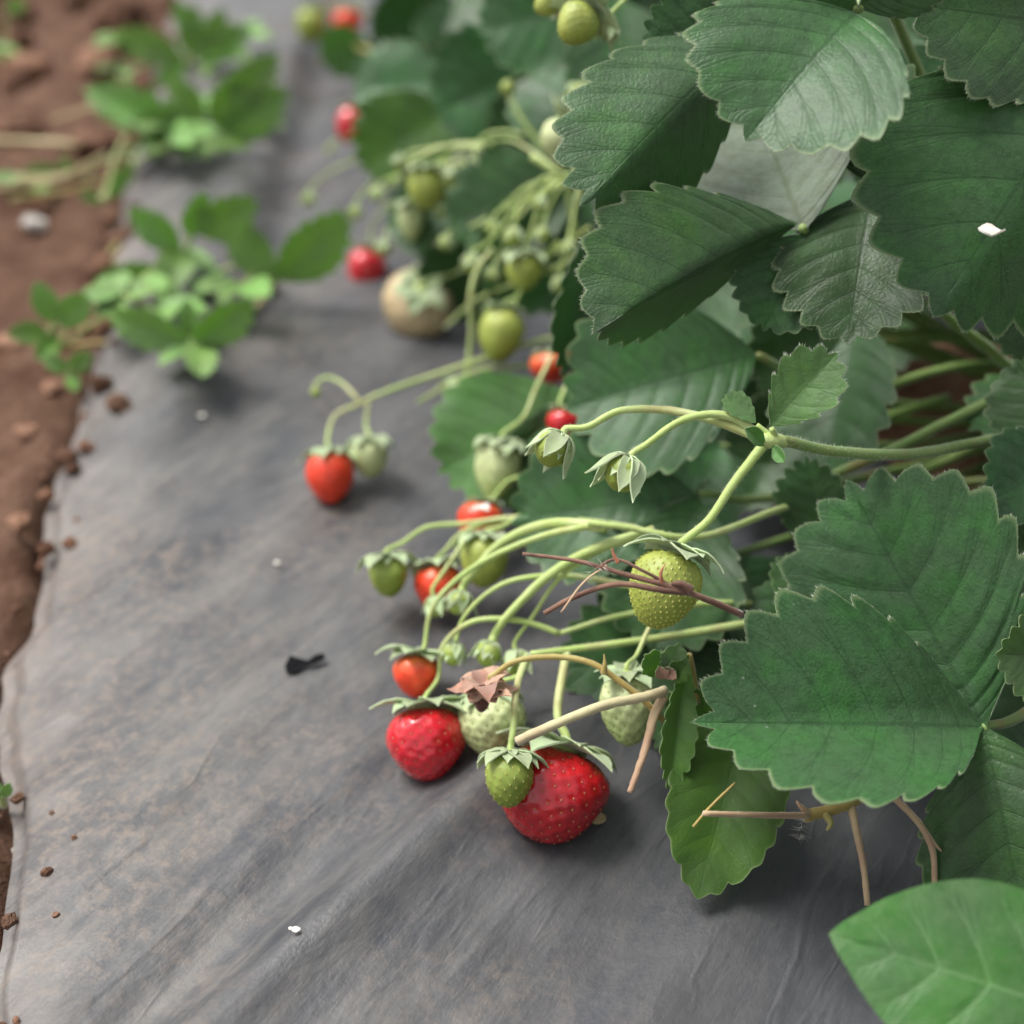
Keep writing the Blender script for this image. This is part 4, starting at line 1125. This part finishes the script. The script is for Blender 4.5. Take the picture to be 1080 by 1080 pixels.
plantlet(215, 165, [(210, 140, 96, 98, .05, .30, 0), (205, 130, 140, 132, .05, .42, 0), (215, 128, 180, 84, .05, .42, 0), (225, 135, 262, 78, .05, .46, 0), (235, 140, 300, 96, .05, .42, 10), (225, 145, 240, 170, .03, .42, 0), (200, 145, 160, 165, .03, .4, 0), (245, 110, 290, 60, .06, .42, 0)],
         'wide sprawling runner plantlet of mixed pale and dark leaves beside the dark fold', stems=[[(215, 160), (170, 210), (130, 250), (95, 290)], [(240, 155), (290, 110), (330, 70), (370, 40)], [(200, 165), (140, 180), (80, 200), (10, 210)], [(230, 165), (160, 220), (120, 280), (100, 350)]], extra=7)
plantlet(75, 195, [(72, 185, 25, 185, .02, .4, 0), (75, 185, 66, 165, .02, .4, 0), (80, 188, 100, 172, .02, .4, 0), (80, 235, 72, 250, .02, .5, 0)],
         'small runner plantlet among straw on the brown soil', d=plane_d(75, 195, -.015))
plantlet(110, 215, [(115, 208, 130, 190, .02, .4, 0), (118, 200, 140, 175, .02, .4, 0), (108, 212, 85, 205, .02, .4, 0)],
         'pale runner plantlet where straw meets the film edge')
plantlet(5, 68, [(5, 60, -20, 40, .03, .4, 0), (8, 60, 20, 52, .03, .4, 0), (2, 105, -18, 100, .03, .5, 0), (8, 10, 25, 0, .03, .5, 0)],
         'dark green weedy plantlet on bare soil away from the film', d=plane_d(5, 68, -.02))
plantlet(4, 850, [(3, 842, -16, 822, .01, .4, 0), (4, 840, 10, 826, .01, .4, 0)], 'sprig of leaves on soil by the front film edge', d=plane_d(4, 850, -.004), extra=0)

# straw and litter
for k, pts in enumerate(([(-30, 158), (40, 160), (95, 164)], [(-30, 198), (50, 205), (105, 200)], [(-30, 222), (40, 215), (100, 216)], [(60, 150), (120, 150), (175, 172)],
                         [(-20, 180), (30, 176), (90, 186)], [(20, 235), (70, 222), (120, 205)])):
    pp = [P(x, y, plane_d(x, y, -.012)) for x, y in pts]
    o = tube('straw', [(p.x, p.y, soil_z(p.x, p.y) + .008 + .002 * k, .0013) for p in pp], STRAW, None, n=6)
    tag(o, 'dry yellow straw stalk lying across the brown soil by the film', 'straw', 'straw on the soil')
def flake(px, py, s, label, group, d=None, name='fallen_petal', mat=WHITE, parent=None):
    p = P(px, py, d or plane_d(px, py, .002))
    G = np.zeros((6, 5, 3))
    rr = random.Random(int(px * 7 + py))
    for i in range(6):
        for j in range(5):
            u, v = i / 5 - .5, j / 4 - .5
            k = 1 - 1.6 * abs(u) ** 2
            G[i, j] = (u * s, v * s * .7 * k * (1 + .2 * rr.random()), s * (.25 * math.sin(u * 5 + px) * v + .2 * v * v + .05 * rr.random()))
    z = film_z(p.x, p.y) + .0008 if d is None else p.z
    o = put(name, sheet(name, G, s * .08, [mat, mat]), (p.x, p.y, z))
    return tag(o, label, 'petal', group)
for px, py, s in ((292, 591, .0018), (316, 1004, .0018), (213, 444, .0024), (310, 1000, .0010)):
    flake(px, py, s, 'tiny white petal scrap lying on the bare grey film', 'white scraps on the film')
flake(508, 536, .0045, 'white shrivelled petal clinging to the speckled orange red strawberry', None, .372)
flake(1045, 244, .0050, 'white shrivelled flake stuck on the big toothed leaf', None, .2665)
flake(630, 868, .004, 'beige dry scrap tucked under the largest red strawberry', None, mat=STRAW)
for k, (px, py, s) in enumerate(((12, 1035, .0032), (6, 1056, .003), (20, 990, .002), (36, 236, .010), (8, 868, .0025))):
    p = P(px, py, plane_d(px, py, -.006))
    o = bpy.data.objects.new('pebble', clods[k].copy() if False else clods[k])
    me = clods[k].copy(); me.materials.clear(); me.materials.append(STONE); o.data = me
    o.location = (p.x, p.y, soil_z(p.x, p.y) + s * .5); o.scale = (s * .7, s * .6, s * .5)
    link(o); tag(o, 'pale pebble on the red brown soil by the film edge', 'pebble', 'pebbles in the furrow')
